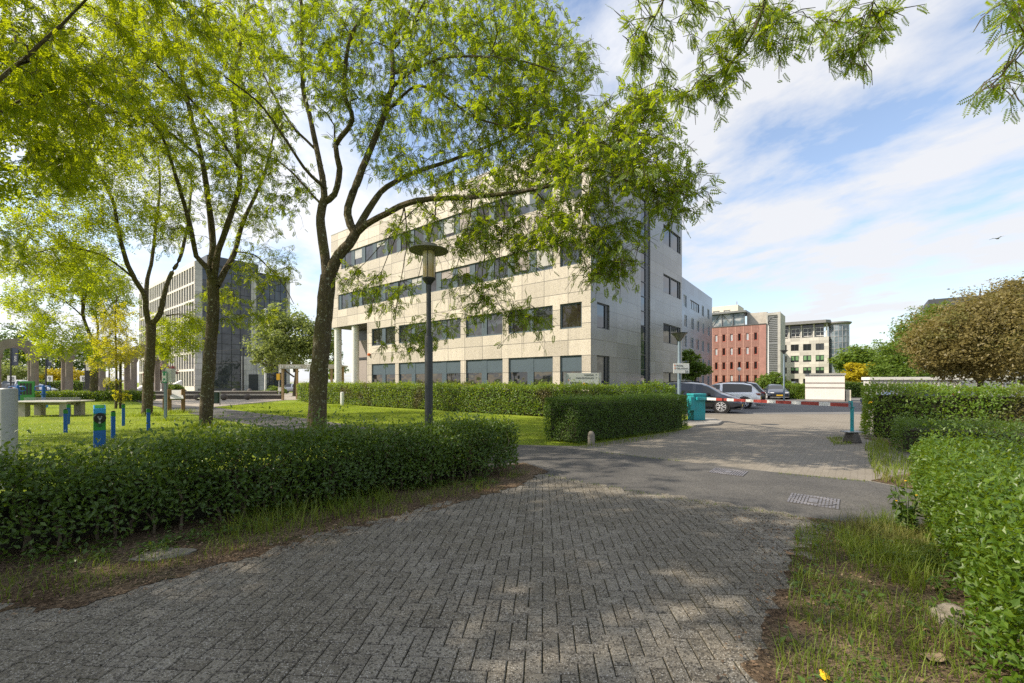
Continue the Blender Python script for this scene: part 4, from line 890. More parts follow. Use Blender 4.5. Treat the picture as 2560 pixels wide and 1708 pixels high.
# ------------------------------------------------------------------ hedges
M_priv = leafmat('privet_leaf', (.034, .076, .012), (.080, .138, .016), (.24, .36, .02), .32, 1.2, .5)
M_privl = leafmat('bright_privet_leaf', (.034, .086, .008), (.098, .165, .010), (.34, .46, .018), .36, 1.2, .5)
M_beech = leafmat('beech_leaf', (.070, .145, .018), (.135, .21, .022), (.44, .56, .03), .38, 1.0, .4, odd=(.125, .090, .040))
M_yew = leafmat('fine_hedge_leaf', (.038, .085, .014), (.080, .140, .018), (.24, .38, .03), .34, 1.5, .4)
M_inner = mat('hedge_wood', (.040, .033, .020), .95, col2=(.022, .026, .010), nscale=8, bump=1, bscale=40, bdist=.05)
M_stem = mat('hedge_stem', (.12, .095, .06), .9, nscale=8)
def hedge(label, p0, p1, thick, h, n, kind, size, lm, group=None, side=1, bottom=.05, wob=.10, stems=0, name='hedge', core=True, sparse=0.0, topjit=.06, und=.018, shoots=0, legs=0):
    """clipped hedge from p0 to p1 (front line), body on the `side` of it"""
    p0 = Vector((p0[0], p0[1], 0)); p1 = Vector((p1[0], p1[1], 0)); L = (p1-p0).length; u = (p1-p0)/L; rz = math.atan2(u.y, u.x)
    th = thing(name, label, 'hedge', p0, rz, group); s0, s1 = (0, thick) if side > 0 else (-thick, 0)
    area = np.array([L*h, L*h, L*thick, thick*h, thick*h]); pr = area/area.sum(); f = rng.choice(5, n, p=pr)
    a = rng.random(n); b = rng.random(n); x = np.where(f == 3, 0, np.where(f == 4, L, a*L)); y = np.where(f == 0, s0, np.where(f == 1, s1, s0+(a if False else rng.random(n))*thick)); z = np.where(f == 2, h, bottom+b**.9*(h-bottom))
    N = np.zeros((n, 3)); N[f == 0, 1] = -1; N[f == 1, 1] = 1; N[f == 2, 2] = 1; N[f == 3, 0] = -1; N[f == 4, 0] = 1
    pos = np.stack([x, y, z], 1); dep = np.abs(rng.normal(0, wob*.9, n))-wob*.35
    lump = .5*np.sin(x*2.3+z*3.1+1)+.5*np.sin(x*5.1-z*4.3+y*3)+.4*np.sin(x*9.7+y*7+z*8)
    pos -= N*(dep-lump*wob*.28)[:, None]
    pos[:, 2] += np.where(f == 2, np.abs(rng.normal(0, topjit, n))*(rng.random(n) < .3)*1.4, 0)
    pos[:, 2] *= 1+und*(np.sin(x*1.5+.6)+.7*np.sin(x*3.4+y*2))*(pos[:, 2]/h)
    if sparse:                                        # bare legs: fewer leaves low down
        sp_ = sparse+legs*np.clip(1-pos[:, 0]/(L*.62), 0, 1); keep = rng.random(n) < np.clip(.15+(pos[:, 2]/h-.12)/sp_, 0.10, 1); pos, N, n = pos[keep], N[keep], int(keep.sum())
    if shoots:                                        # unclipped upright shoots along the top
        sx = rng.uniform(0, L, shoots); sy = rng.uniform(s0, s1, shoots); sh = rng.uniform(.05, .22, shoots)*rng.uniform(.4, 1, shoots); k_ = 9; t_ = np.tile(np.linspace(.1, 1, k_), shoots)
        lean = np.repeat(rng.normal(0, .25, (shoots, 2)), k_, 0); hh_ = np.repeat(sh, k_)
        q = np.stack([np.repeat(sx, k_)+lean[:, 0]*hh_*t_, np.repeat(sy, k_)+lean[:, 1]*hh_*t_, h-.03+hh_*t_], 1); pos = np.concatenate([pos, q]); N = np.concatenate([N, np.tile([0, 0, 1.0], (len(q), 1))]); n = len(pos)
    d = nrm(N*.35+unit(n)*.9+np.array([0, 0, .25])); up = nrm(N*.9+unit(n)*.75+np.array([0, 0, .45]))
    V, nf = place_leaves(pos, d, up, leaf_quads(kind, size), rng.uniform(.6, 1.25, n))
    part(fastmesh('foliage', V, nf, 4, lm), 'foliage', lm, th)
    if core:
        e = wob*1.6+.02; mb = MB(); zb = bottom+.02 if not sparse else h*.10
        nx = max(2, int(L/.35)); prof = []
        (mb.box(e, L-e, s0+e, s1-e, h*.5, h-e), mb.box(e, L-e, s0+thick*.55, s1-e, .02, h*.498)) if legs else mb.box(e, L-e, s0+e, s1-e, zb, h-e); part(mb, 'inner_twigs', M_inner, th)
    if stems:
        mb = MB()
        for k in range(stems):
            x = rng.uniform(.1, L-.1); y = rng.uniform(s0+.12, s1-.12); hh = h*rng.uniform(.55, .95); pth = [(x, y, -.02)]
            for j in range(1, 5): pth.append((x+rng.normal(0, .03)*j, y+rng.normal(0, .03)*j, hh*j/4))
            mb.tube(pth, [.016, .014, .012, .009, .005], 5)
            for q in range(2):
                j = rng.integers(1, 4); b0 = Vector(pth[j]); mb.tube([b0, b0+Vector((rng.normal(0, .07), rng.normal(0, .06), .18)), b0+Vector((rng.normal(0, .11), rng.normal(0, .09), .36))], [.008, .006, .003], 4)
        part(mb, 'stems', M_stem, th)
    return th
hedge('dark untrimmed privet hedge with bare stems along the soil strip left of the paving', (-6.5, 2.45), (.1, 8.02), 1.0, .90, 64000, 'oval', .058, M_priv, wob=.20, stems=130, sparse=.24, topjit=.10, und=.06, shoots=260, legs=.55)
hedge('long beech hedge running in front of the stone office', (6.2, 17.35), (-18.2, 36.9), 1.0, 1.5, 62000, 'oval', .105, M_beech, side=-1, wob=.13, topjit=.07)
hedge('dense clipped box shaped hedge beside the turquoise barrier cabinet', (1.75, 11.75), (6.25, 15.55), 1.25, 1.20, 52000, 'oval', .048, M_yew, wob=.07, topjit=.04)
hedge('tall beech hedge on the far right behind the low dark hedge', (10.75, 13.3), (18.5, 7.1), 1.2, 1.52, 30000, 'oval', .085, M_beech, wob=.13)
hedge('low dark hedge between the tall beech hedge and the bright near hedge', (9.15, 10.3), (16.5, 5.2), 1.15, .74, 30000, 'oval', .05, M_priv, wob=.10)
hedge('bright glossy privet hedge in the near right corner', (2.65, 2.3), (5.95, 6.4), 2.6, .80, 84000, 'oval', .051, M_privl, side=-1, wob=.16, stems=0, topjit=.10)
hedge('low park hedge behind the concrete table tennis table', (-42.5, 36.6), (-31.3, 37.4), .9, .80, 13000, 'oval', .13, M_privl, wob=.12)
hedge('clipped hedge behind the car park between navy car and kiosk', P(1955,955,43)[:2], P(2014,955,42)[:2], 1.2, 1.35, 8000, 'oval', .13, M_beech, wob=.12)
hedge('hedge right of the white kiosk in front of the yellow bushes', P(2112,955,46)[:2], P(2182,955,46)[:2], 1.2, 1.5, 9000, 'oval', .14, M_priv, wob=.12)
hedge('dark hedge behind the stone arches', P(85,955,62)[:2], P(282,955,62)[:2], 1.4, 1.7, 13000, 'oval', .19, M_priv, wob=.14)

# ------------------------------------------------------------------ background trees and shrubs from clumps of leaves
def clumpy(name, label, cat, base, blobs, n, size, lm, trunk=None, kind='spray', group=None, bark=None, twigs=True):
    """blobs in metres relative to base: (x,y,z,rx,ry,rz)"""
    th = thing(name, label, cat, base, 0, group); pos = []; vol = np.array([b[3]*b[4]+b[3]*b[5] for b in blobs]); cnt = (n*vol/vol.sum()).astype(int)
    outn = []
    for b, k in zip(blobs, cnt):
        # sub clumps on the blob's skin give an uneven outline with gaps
        m = max(6, int(14+k/90)); u = unit(m); rad = rng.uniform(.45, 1.0, (m, 1)); cs = np.array(b[:3])+u*rad*np.array(b[3:6])
        i = rng.integers(0, m, k); sg = np.mean(b[3:6])*rng.uniform(.13, .28, m)
        q = cs[i]+rng.normal(0, 1, (k, 3))*sg[i][:, None]*np.array([1, 1, .7]) if False else cs[i]+np.clip(rng.normal(0, 1, (k, 3)), -1.3, 1.3)*sg[i][:, None]*np.array([1, 1, .7]); pos.append(q); outn.append(nrm(q-np.array(b[:3])))
    pos = np.concatenate(pos); on = np.concatenate(outn); ok = pos[:, 2] > .05; pos, on = pos[ok], on[ok]; m = len(pos)
    d = nrm(on*.4+unit(m)+np.array([0, 0, -.2])); up = nrm(on*.5+unit(m)*.8+np.array([0, 0, .7]))
    V, nf = place_leaves(pos, d, up, leaf_quads(kind, size), rng.uniform(.6, 1.3, m)); mb = MB()
    tr = trunk or .08; top = max(b[2] for b in blobs)
    mb.tube([(0, 0, -.05), (.03*top, 0, top*.3), (0, .02*top, top*.62), (.02*top, 0, top)], [tr, tr*.8, tr*.55, tr*.2], 8)
    for b in blobs:
        z0 = min(top*.55, max(.15, b[2]-b[5]*.6)); mb.tube([(0, 0, z0*.75), ((b[0])*.5, b[1]*.5, (z0+b[2])*.5), (b[0], b[1], b[2])], [tr*.5, tr*.35, tr*.12], 5)
        for q in range(4):
            e = Vector(b[:3])+Vector(np.clip(rng.normal(0, .45, 3), -.7, .7))*min(b[3:6]); mb.tube([Vector((b[0]*.6, b[1]*.6, b[2]*.85)), (Vector(b[:3])+e)*.5+Vector(rng.normal(0, .1, 3)), e], [tr*.22, tr*.14, tr*.06], 4)
    part(mb, 'trunk', bark or M_bark, th, smooth=True); part(fastmesh('crown', V, nf, 4, lm), 'crown', lm, th); return th
def pxblobs(base, lst):
    """(px,py,rx,ry,Y) -> metre blobs around base, as deep as wide"""
    o = []
    for px, py, rx, ry, Y in lst:
        c = P(px, py, Y)-Vector(base); o.append((c.x, c.y, c.z, rx/F*Y, rx/F*Y, ry/F*Y))
    return o
def gbase(px, Y): return Vector(((px-CX)/F*Y, Y, 0))
M_copper = leafmat('copper_leaf', (.145, .125, .045), (.21, .172, .06), (.42, .34, .08), .36, .9, .3, odd=(.115, .135, .03))
M_far1 = leafmat('far_green_leaf', (.075, .135, .022), (.115, .175, .028), (.34, .46, .04), .35, .25, .2)
M_far2 = leafmat('far_dark_leaf', (.045, .085, .025), (.075, .115, .03), (.2, .3, .04), .3, .25, .2)
M_far3 = leafmat('pale_green_leaf', (.13, .175, .055), (.18, .215, .07), (.46, .55, .12), .38, .4, .25)
M_yel = leafmat('yellow_blossom', (.50, .42, .02), (.34, .30, .02), (.75, .62, .03), .4, .5, .2)
M_maple = leafmat('red_maple_leaf', (.11, .035, .04), (.17, .06, .05), (.34, .08, .07), .35, .5, .2)
Y = 27; b = gbase(2445, Y); clumpy('copper_tree', 'broad copper leaved tree with bronze foliage beside the grey fence', 'tree', b, pxblobs(b, [(2450,830,150,85,Y),(2560,800,130,110,Y+1),(2370,850,75,70,Y-.5),(2330,880,50,45,Y-.6),(2480,890,110,40,Y-1),(2540,750,60,45,Y),(2440,795,60,45,Y),(2540,905,110,50,Y),(2420,910,80,40,Y),(2350,908,50,32,Y),(2520,735,50,34,Y),(2660,830,120,100,Y+2),(2490,775,70,40,Y),(2310,862,50,34,Y),(2600,730,90,50,Y+1),(2400,822,60,34,Y)]), 76000, .165, M_copper, .16)
Y = 45; b = gbase(2285, Y); clumpy('broadleaf_tree', 'green broadleaf tree left of the copper leaved tree', 'tree', b, pxblobs(b, [(2255,885,55,65,Y),(2300,835,60,60,Y+1),(2215,920,36,36,Y),(2335,795,45,40,Y+1.5),(2270,935,70,25,Y-.5)]), 20000, .24, M_far1, .2)
Y = 88; b = gbase(2140, Y); clumpy('broadleaf_tree', 'round green tree behind the yellow blossom bushes', 'tree', b, pxblobs(b, [(2145,895,45,32,Y),(2120,905,30,28,Y),(2175,910,30,26,Y)]), 5000, .55, M_far1, .35)
Y = 105; b = gbase(2230, Y); clumpy('broadleaf_tree', 'farthest dark green tree between the yellow bushes and the copper tree', 'tree', b, pxblobs(b, [(2225,895,40,30,Y),(2265,890,40,34,Y),(2195,915,30,20,Y)]), 4500, .65, M_far2, .35)
Y = 60
for px, py, rx, lab in ((2136, 928, 22, 'yellow blossoming bush nearer the glass corner tower'), (2176, 926, 24, 'yellow blossoming bush nearer the corrugated garage')):
    b = gbase(px, Y); clumpy('blossom_bush', lab, 'bush', b, pxblobs(b, [(px, py, rx, 20, Y), (px-12, py+14, 18, 16, Y), (px+10, py+16, 20, 14, Y), (px+4, py-10, 12, 12, Y)]), 3600, .3, M_yel, .09, group='yellow blossom bushes')
Y = 47; b = gbase(1928, Y); clumpy('shrub', 'rounded glossy green shrub in front of the red brick office', 'shrub', b, pxblobs(b, [(1925,955,26,22,Y),(1950,962,24,18,Y),(1915,965,16,16,Y),(1938,945,16,14,Y)]), 5000, .24, M_far1, .08)
Y = 40; b = gbase(1738, Y); clumpy('small_tree', 'small green tree behind the dark parked car by the office corner', 'tree', b, pxblobs(b, [(1730,905,22,28,Y),(1750,925,22,18,Y),(1718,890,14,18,Y),(1722,935,20,14,Y)]), 3800, .22, M_far1, .09)
Y = 52; b = gbase(735, Y); clumpy('pale_tree', 'pale green leafy tree behind the flagpole and the canopy lettering', 'tree', b, pxblobs(b, [(720,830,65,60,Y),(770,840,60,70,Y+1),(680,870,50,50,Y-1),(660,905,35,35,Y-1),(730,890,60,35,Y),(690,800,40,35,Y),(800,860,50,60,Y+1)]), 15000, .32, M_far3, .2)
for i, (px, Y, lst, n, lm, lab) in enumerate([
    (30, 85, [(20,850,60,45,85),(70,870,50,40,84),(-40,860,60,50,86),(30,900,70,40,84)], 7000, M_far2, 'big dark green tree behind the first stone arch'),
    (150, 92, [(150,890,60,50,92),(210,900,60,40,92),(110,905,50,40,92),(260,880,45,45,92)], 7000, M_far2, 'wide dark tree seen between the stone columns'),
    (40, 70, [(35,930,40,26,70),(75,935,36,24,70),(10,940,30,20,70)], 3600, M_far3, 'pale green shrub behind the leftmost stone columns'),
    (175, 72, [(150,945,36,20,72),(190,940,30,22,72),(120,942,26,20,72)], 4200, M_yel, 'yellow green shrub mass behind the middle stone columns'),
    (850, 60, [(828,890,22,50,60),(840,930,30,24,60),(815,850,18,30,60)], 2600, M_far1, 'green tree seen through the gap behind the white columns')]):
    b = gbase(px, Y); clumpy('broadleaf_tree' if n > 4500 else 'shrub', lab, 'tree' if n > 4500 else 'shrub', b, pxblobs(b, lst), n, .45 if n > 4500 else .34, lm, .3 if n > 4500 else .1)
Y = 63; b = gbase(405, Y); clumpy('red_maple', 'dark red maple beside the pale entrance stairs', 'tree', b, pxblobs(b, [(398,925,26,22,Y),(420,930,20,18,Y),(385,940,18,16,Y)]), 3600, .3, M_maple, .1)
for px, py, rx, Y, lab in ((435, 968, 18, 62, 'low green shrub at the foot of the red maple'), (690, 975, 22, 60, 'low shrubs beside the white flagpole foot'), (655, 1000, 34, 44, 'bright ground hugging shrub at the end of the beech hedge')):
    b = gbase(px, Y); clumpy('shrub', lab, 'shrub', b, pxblobs(b, [(px, py, rx, rx*.42, Y), (px+rx*.7, py+4, rx*.6, rx*.3, Y), (px-rx*.7, py+5, rx*.6, rx*.25, Y)]), 2200, .22, M_far1 if Y > 50 else M_privl, .05)

# ------------------------------------------------------------------ grass, weeds, litter
M_grass = leafmat('grass_blade', (.13, .20, .014), (.21, .26, .03), (.50, .62, .03), .35, 1.2, .25)
M_grassd = leafmat('verge_grass_blade', (.070, .130, .012), (.165, .195, .032), (.38, .48, .03), .35, 1.6, .25, odd=(.22, .18, .075))
def blades(pos, hmin, hmax, wid, lean, seg=3):
    n = len(pos); a = rng.uniform(0, 2*np.pi, n); d = np.stack([np.cos(a), np.sin(a), 0*a], 1); s = np.stack([-np.sin(a), np.cos(a), 0*a], 1)
    h = rng.uniform(hmin, hmax, n)*rng.uniform(.5, 1.05, n); ln = rng.uniform(.1, 1, n)*lean; F_ = []
    pt = lambda t: pos+d*(ln*h*t**2)[:, None]+np.array([0, 0, 1])*(h*(t-.35*ln*t**3))[:, None]
    for k in range(seg):
        t0, t1 = k/seg, (k+1)/seg; w0, w1 = wid*(1-t0**1.5), wid*(1-t1**1.5)+.0004
        F_.append(np.stack([pt(t0)-s*w0, pt(t0)+s*w0, pt(t1)+s*w1, pt(t1)-s*w1], 1))
    return np.concatenate(F_).reshape(-1, 3), n*seg
def scatter(poly, n, clump=0.0, cscale=1.0, z=0.0):
    xs = [p[0] for p in poly]; ys = [p[1] for p in poly]; out = np.zeros((0, 3))
    m = n*3; x = rng.uniform(min(xs), max(xs), m); y = rng.uniform(min(ys), max(ys), m); k = inpoly(poly, x, y)
    if clump:
        v = np.sin(x*3.1*cscale+1.3*np.sin(y*2.3*cscale))+np.sin(y*3.7*cscale+1.7*np.sin(x*1.9*cscale))+.6*np.sin(x*9.1*cscale+y*7.7*cscale)
        k &= (v+rng.normal(0, .5, m)) > clump*2-1.2
    x, y = x[k][:n], y[k][:n]; return np.stack([x, y, np.full(len(x), z)], 1)
lawn_near = [(-6.9, 3.6), (-.9, 8.8), (-7.3, 14.55), (-14.6, 20.8), (-19, 24.6), (-34, 38.5), (-45, 38), (-60, 30), (-30, 10), (-12, 4)]
lawn_far = [(.1, 11.8), (1.7, 11.8), (2.2, 13), (5.2, 16.4), (5.4, 16.8), (-17.8, 35.6), (-20, 33), (-20, 29.3), (-14.4, 24.3), (-9.4, 20.2), (-5.6, 16.6)]
V = []; N = 0
d_ = scatter(lawn_near, 170000); r = np.hypot(d_[:, 0], d_[:, 1]); d_ = d_[rng.random(len(d_)) < np.clip((15/r)**1.3, 0, 1)]
v, k = blades(d_, .05, .13, .006, .9, 2); V.append(v); N += k
d_ = scatter(lawn_far, 60000); v, k = blades(d_, .04, .10, .006, .9, 2); V.append(v); N += k
# long tufts round the tree feet and posts
tuft = []
for p, rad, n in ((G(515,1068), .8, 900), (G(366,1040), .8, 700), ((-5.33, 12, 0), .7, 600), (G(439,1033), .9, 700), (G(855,1016), .9, 500), (G(414,1052), .5, 200)):
    q = rng.normal(0, rad*.5, (n, 2)); tuft.append(np.stack([p[0]+q[:, 0], p[1]+q[:, 1], q[:, 0]*0], 1))
v, k = blades(np.concatenate(tuft), .15, .38, .007, .8); V.append(v); N += k
tag(part(fastmesh('lawn_grass', np.concatenate(V), N, 4, M_grass), 'lawn_grass', M_grass, None), kind='stuff')
V = []; N = 0
vr = [(p[0], p[1]) for p in [G(1990,1330), (4.0, 5.2), (5.2, 5.5), (5.9, 6.5), (3.3, 3.3), (2.7, 2.45), (2.2, 1.4), (1.4, 1.6), G(1915,1690), G(1960,1560), G(1975,1460)]]
v, k = blades(scatter(vr, 8500, .3, .9, .02), .06, .25, .0026, 1.2, 4); V.append(v); N += k
v, k = blades(scatter([(p[0], p[1]) for p in [G(2080,1330), G(2230,1300), G(2330,1340), G(2360,1450), G(2290,1500), G(2130,1420)]], 2200, 0, 1, .02), .10, .34, .003, 1.2, 4); V.append(v); N += k
v, k = blades(scatter([(p[0], p[1]) for p in [G(2160,1120), G(2200,1100), G(2300,1180), G(2290,1225), G(2190,1205)]], 2200, 0, 1, .02), .12, .40, .006, 1.0, 4); V.append(v); N += k
vl = [(p[0], p[1]) for p in [(-5.2, 2.7), (-4.4, 3.9), (-2.6, 5.6), (-.2, 7.9), (.35, 8.1), G(1240,1222), G(1051,1280), G(774,1345), G(520,1405), G(332,1460), G(166,1500)]]
v, k = blades(scatter(vl, 6000, .4, 1.1, .012), .05, .24, .0026, 1.2, 4); V.append(v); N += k
v, k = blades(scatter([(p[0], p[1]) for p in [G(560,1350), G(600,1290), G(960,1230), G(1000,1262), G(760,1330)]], 900, 0, 1, .012), .15, .42, .004, 1.2, 4); V.append(v); N += k
v, k = blades(scatter([(p[0], p[1]) for p in [G(1440,1118), G(1470,1122), G(1640,1100), G(1700,1085), G(1690,1075), G(1440,1108)]], 900, 0, 1, .01), .06, .2, .006, 1.0, 3); V.append(v); N += k
v, k = blades(scatter([(p[0], p[1]) for p in [G(2065,1096), G(2140,1094), G(2130,1112), G(2085,1114)]], 500, 0, 1, .01), .04, .16, .006, 1.0, 3); V.append(v); N += k
tl_ = []                                             # thin moss and grass line along the asphalt edge
for a, b_ in ((G(1345,1187), G(1656,1246)), (G(1656,1246), G(1930,1287)), (G(1930,1287), G(2090,1316)), (G(1500,1132), G(1700,1155)), (G(1950,1186), G(2170,1206))):
    m = 130; t = rng.random((m, 1)); tl_.append(np.array(a)+(np.array(b_)-np.array(a))*t+np.concatenate([rng.normal(0, .035, (m, 2)), np.full((m, 1), .012)], 1))
v, k = blades(np.concatenate(tl_), .02, .07, .004, 1.0, 2); V.append(v); N += k
tag(part(fastmesh('verge_grass', np.concatenate(V), N, 4, M_grassd), 'verge_grass', M_grassd, None), kind='stuff')
# low broad-leaved weeds matted along the hedge feet
wp_ = np.concatenate([scatter([(p[0], p[1]) for p in [G(0,1420), G(166,1440), G(560,1352), G(960,1240), G(1240,1215), G(1270,1196), G(960,1215), G(520,1300), G(0,1400)]], 700, .3, 1.3, .012), scatter(vr, 420, .6, 1.2, .02), scatter([(p[0], p[1]) for p in [G(2330,1330), G(2390,1500), G(2440,1690), G(2400,1690), G(2330,1480), G(2280,1340)]], 260, 0, 1, .02)])
wp_ = np.repeat(wp_, 7, 0); wp_[:, :2] += rng.normal(0, .035, (len(wp_), 2)); wp_[:, 2] += rng.uniform(.005, .09, len(wp_))
V, nf = place_leaves(wp_, unit(len(wp_))*np.array([1, 1, .35])+np.array([0, 0, .2]), unit(len(wp_))*.4+np.array([0, 0, 1]), leaf_quads('oval', .055), rng.uniform(.4, 1.3, len(wp_)))
tag(part(fastmesh('weeds', V, nf, 4, M_priv), 'weeds', M_priv, None), kind='stuff')
# daisies in the lawn
dp = scatter(lawn_near, 9000, .8, .35); dp = dp[np.hypot(dp[:, 0], dp[:, 1]) < 24]; dp[:, 2] = rng.uniform(.06, .12, len(dp))
V, nf = place_leaves(dp, unit(len(dp))*np.array([1, 1, .1]), np.tile([0, -.5, 1.0], (len(dp), 1)), leaf_quads('card', .035), rng.uniform(.6, 1.1, len(dp)))
tag(part(fastmesh('daisies', V, nf, 4, M_white), 'daisies', M_white, None), kind='stuff')
# chips, dead leaves and crumbs on the soil and over the paving edge
lm_ = [mat('leaf_litter', (.20, .13, .075), .9, col2=(.10, .062, .036), nscale=30), mat('pale_litter', (.27, .20, .125), .9, nscale=20), mat('dark_litter', (.06, .042, .028), .95)]
spr = [np.zeros((0, 3))]
for poly, n in ((soilL, 20000), (soilR, 26000)): spr.append(scatter([(p[0], p[1]) for p in poly], n, 0, 1, .026))
edge = scatter([(p[0], p[1]) for p in [G(1820,1290), G(1930,1290), G(2000,1330), G(1960,1460), G(1890,1704), G(1780,1704), G(1880,1450)]], 1500, 0, 1, .026); spr.append(edge)
edge = scatter([(p[0], p[1]) for p in [G(0,1560), G(166,1550), G(520,1440), G(1051,1300), G(1051,1270), G(520,1400), G(0,1500)]], 1800, 0, 1, .026); spr.append(edge)
lp = np.concatenate(spr); m = len(lp); lp[:, 2] += rng.random(m)*.012
V, nf = place_leaves(lp, unit(m)*np.array([1, 1, .25]), unit(m)*.45+np.array([0, 0, 1]), leaf_quads('card', .026), rng.uniform(.3, 1.2, m)**1.6)
tag(part(fastmesh('leaf_litter', V, nf, 4, lm_, rng.choice(3, nf, p=[.5, .14, .36]).astype(np.int32)), 'leaf_litter', lm_, None), kind='stuff')
for i, (px, py, s, lab) in enumerate(((2330, 1660, .11, 'big pale dead leaf beside the stone under the near hedge'), (1986, 1440, .06, 'small tan dead leaf on the paving edge'), (1975, 1394, .07, 'narrow tan dead leaf farther up the paving edge'), (1970, 1612, .07, 'orange brown dead leaf at the lower right verge'), (2062, 1712, .07, 'fresh yellow leaf at the bottom edge of the verge'))):
    g = G(px, py); mb = MB(); ring = []
    for k in range(14):
        a = 2*math.pi*k/14; r = s*(.5+.12*math.sin(5*a+i)+.05*math.sin(9*a)); ring.append((r*1.25*math.cos(a), r*.8*math.sin(a), .045+.012*math.cos(2*a)+.3*r*abs(math.sin(a))*.3))
    mb.add([(0, 0, .05)]+ring, [(0, k+1, (k+1) % 14+1) for k in range(14)])
    o = solo(mb, 'dead_leaf', (lm_[1], lm_[0], lm_[0], lm_[0], M_yellow)[i], lab, 'leaf', (g.x, g.y, .0), i*1.1)
def rock(lab, px, py, s, flat, m, rz=0, cat='stone'):
    g = G(px, py); bm = bmesh.new(); bmesh.ops.create_icosphere(bm, subdivisions=4, radius=1)
    for v in bm.verts:
        p = v.co.copy(); k = 1+.16*math.sin(3*p.x+2*p.y)+.10*math.sin(5*p.z+4*p.x+1)+.05*math.sin(11*p.y+9*p.x)+rng.normal(0, .008)
        v.co = Vector((p.x*s[0], p.y*s[1], max(-.2*s[2], min(p.z, flat))*s[2]))*k
    me = bpy.data.meshes.new('rock'); bm.to_mesh(me); bm.free(); me.materials.append(m); me.polygons.foreach_set('use_smooth', [True]*len(me.polygons))
    o = link('rock', me, None, (g.x, g.y, .01), rz); tag(o, lab, cat)
M_rock = mat('mottled_stone', (.22, .195, .155), .9, col2=(.12, .105, .085), nscale=14, bump=.8, bscale=30, bdist=.02)
rock('rounded mottled stone half buried under the near right hedge', 2372, 1560, (.105, .10, .11), .9, M_rock)
rock('flat concrete slab lying in the soil beside the left hedge', 405, 1392, (.27, .15, .06), .35, mat('old_concrete', (.20, .185, .155), .95, col2=(.13, .12, .10), nscale=9, bump=.8, bscale=40, bdist=.01), R(22), 'slab')
# flowering weed at the end of the near hedge
wp = G(2268, 1345); wd = thing('flowering_weed', 'tall weed with small yellow flowers at the edge of the asphalt path', 'weed', (wp.x, wp.y, .01))
mb = MB(); tips = []; lp = []
for k in range(9):
    a = rng.uniform(0, 6.28); l = rng.uniform(.06, .20); h = rng.uniform(.35, .62); e = Vector((math.cos(a)*l, math.sin(a)*l, h)); pth = [Vector((0, 0, 0)), e*.5+Vector((0, 0, .06)), e]; mb.tube(pth, [.006, .005, .003], 5); tips.append(e)
    for q in range(16): lp.append(tuple(pth[0].lerp(e, rng.uniform(.15, .98))))
st_ = part(mb, 'stem', M_twig if False else mat('weed_stem', (.10, .14, .04), .8), wd)
lp = np.array(lp); V, nf = place_leaves(lp, unit(len(lp))+np.array([0, 0, .1]), unit(len(lp))*.6+np.array([0, 0, 1]), leaf_quads('oval', .11), rng.uniform(.5, 1.2, len(lp))); part(fastmesh('leaves', V, nf, 4, M_priv), 'leaves', M_priv, wd)
for e in tips[:5]:
    mb = MB(); mb.lathe([(.003, -.006), (.009, 0), (.012, .007), (.0, .010)], 9, tuple(e)); part(mb, 'flower', M_yellow, wd)
# ------------------------------------------------------------------ park and street furniture
M_black = mat('black_metal', (.022, .024, .026), .45, nscale=3, var=.2)
M_blk2 = mat('black_rubber', (.012, .012, .012), .7)
M_pblue = mat('blue_play_paint', (.004, .10, .36), .45, nscale=3, var=.15); M_pgreen = mat('green_play_paint', (.015, .20, .02), .45, nscale=3, var=.15)
M_lblue = mat('light_blue_paint', (.02, .28, .62), .4); M_grey = mat('grey_post', (.30, .31, .32), .5, nscale=2, var=.1)
M_teal = mat('turquoise_paint', (.012, .30, .33), .45, nscale=4, var=.2, col2=(.03, .24, .26)); M_bluepost = mat('blue_grey_pole', (.17, .23, .28), .5, nscale=3, var=.12)
M_timber = mat('brown_timber', (.27, .155, .065), .8, nscale=4, var=.3, bump=.4, bscale=40); M_sign = mat('sign_white', (.68, .68, .66), .4, nscale=2, var=.05)
M_dgreen = mat('dark_green_metal', (.008, .035, .022), .45); M_granite = mat('dark_granite', (.10, .085, .075), .8, nscale=20, bump=.3)
M_clear = glassmat('lamp_glass', (.55, .50, .36), .12, .0, 1.5, tint=(.38, .27, .10))
# street lamp with the wide disc
lp_ = P(1072, 955, 9.2); la = thing('street_lamp', 'black street lamp with wide flat disc hat over a glass cylinder', 'street lamp', (lp_.x, lp_.y, 0))
mb = MB(); mb.lathe([(.085, 0), (.085, 2.62), (.075, 2.66), (.055, 2.66), (.05, 3.75)], 20); part(mb, 'pole', M_black, la, smooth=True)
mb = MB(); mb.lathe([(.05, 3.74), (.07, 3.78), (.135, 3.86), (.14, 3.89), (.0, 3.89)], 20); part(mb, 'lamp_base', M_black, la, smooth=True)
mb = MB(); mb.lathe([(.125, 3.89), (.125, 4.46)], 24); g = part(mb, 'lamp_glass', M_clear, la, smooth=True)
mb = MB()
for k in range(3):
    a = 2*math.pi*k/3+.5; mb.tube([(.143*math.cos(a), .143*math.sin(a), 3.86), (.143*math.cos(a), .143*math.sin(a), 4.47)], .008, 5)
part(mb, 'stay', M_black, g)
mb = MB(); mb.lathe([(.05, 4.44), (.405, 4.455), (.415, 4.465), (.405, 4.48), (.20, 4.53), (.18, 4.555), (.165, 4.60), (.0, 4.615)], 40); part(mb, 'lamp_shade', mat('olive_grey_shade', (.14, .135, .10), .5, nscale=3), la, smooth=True)
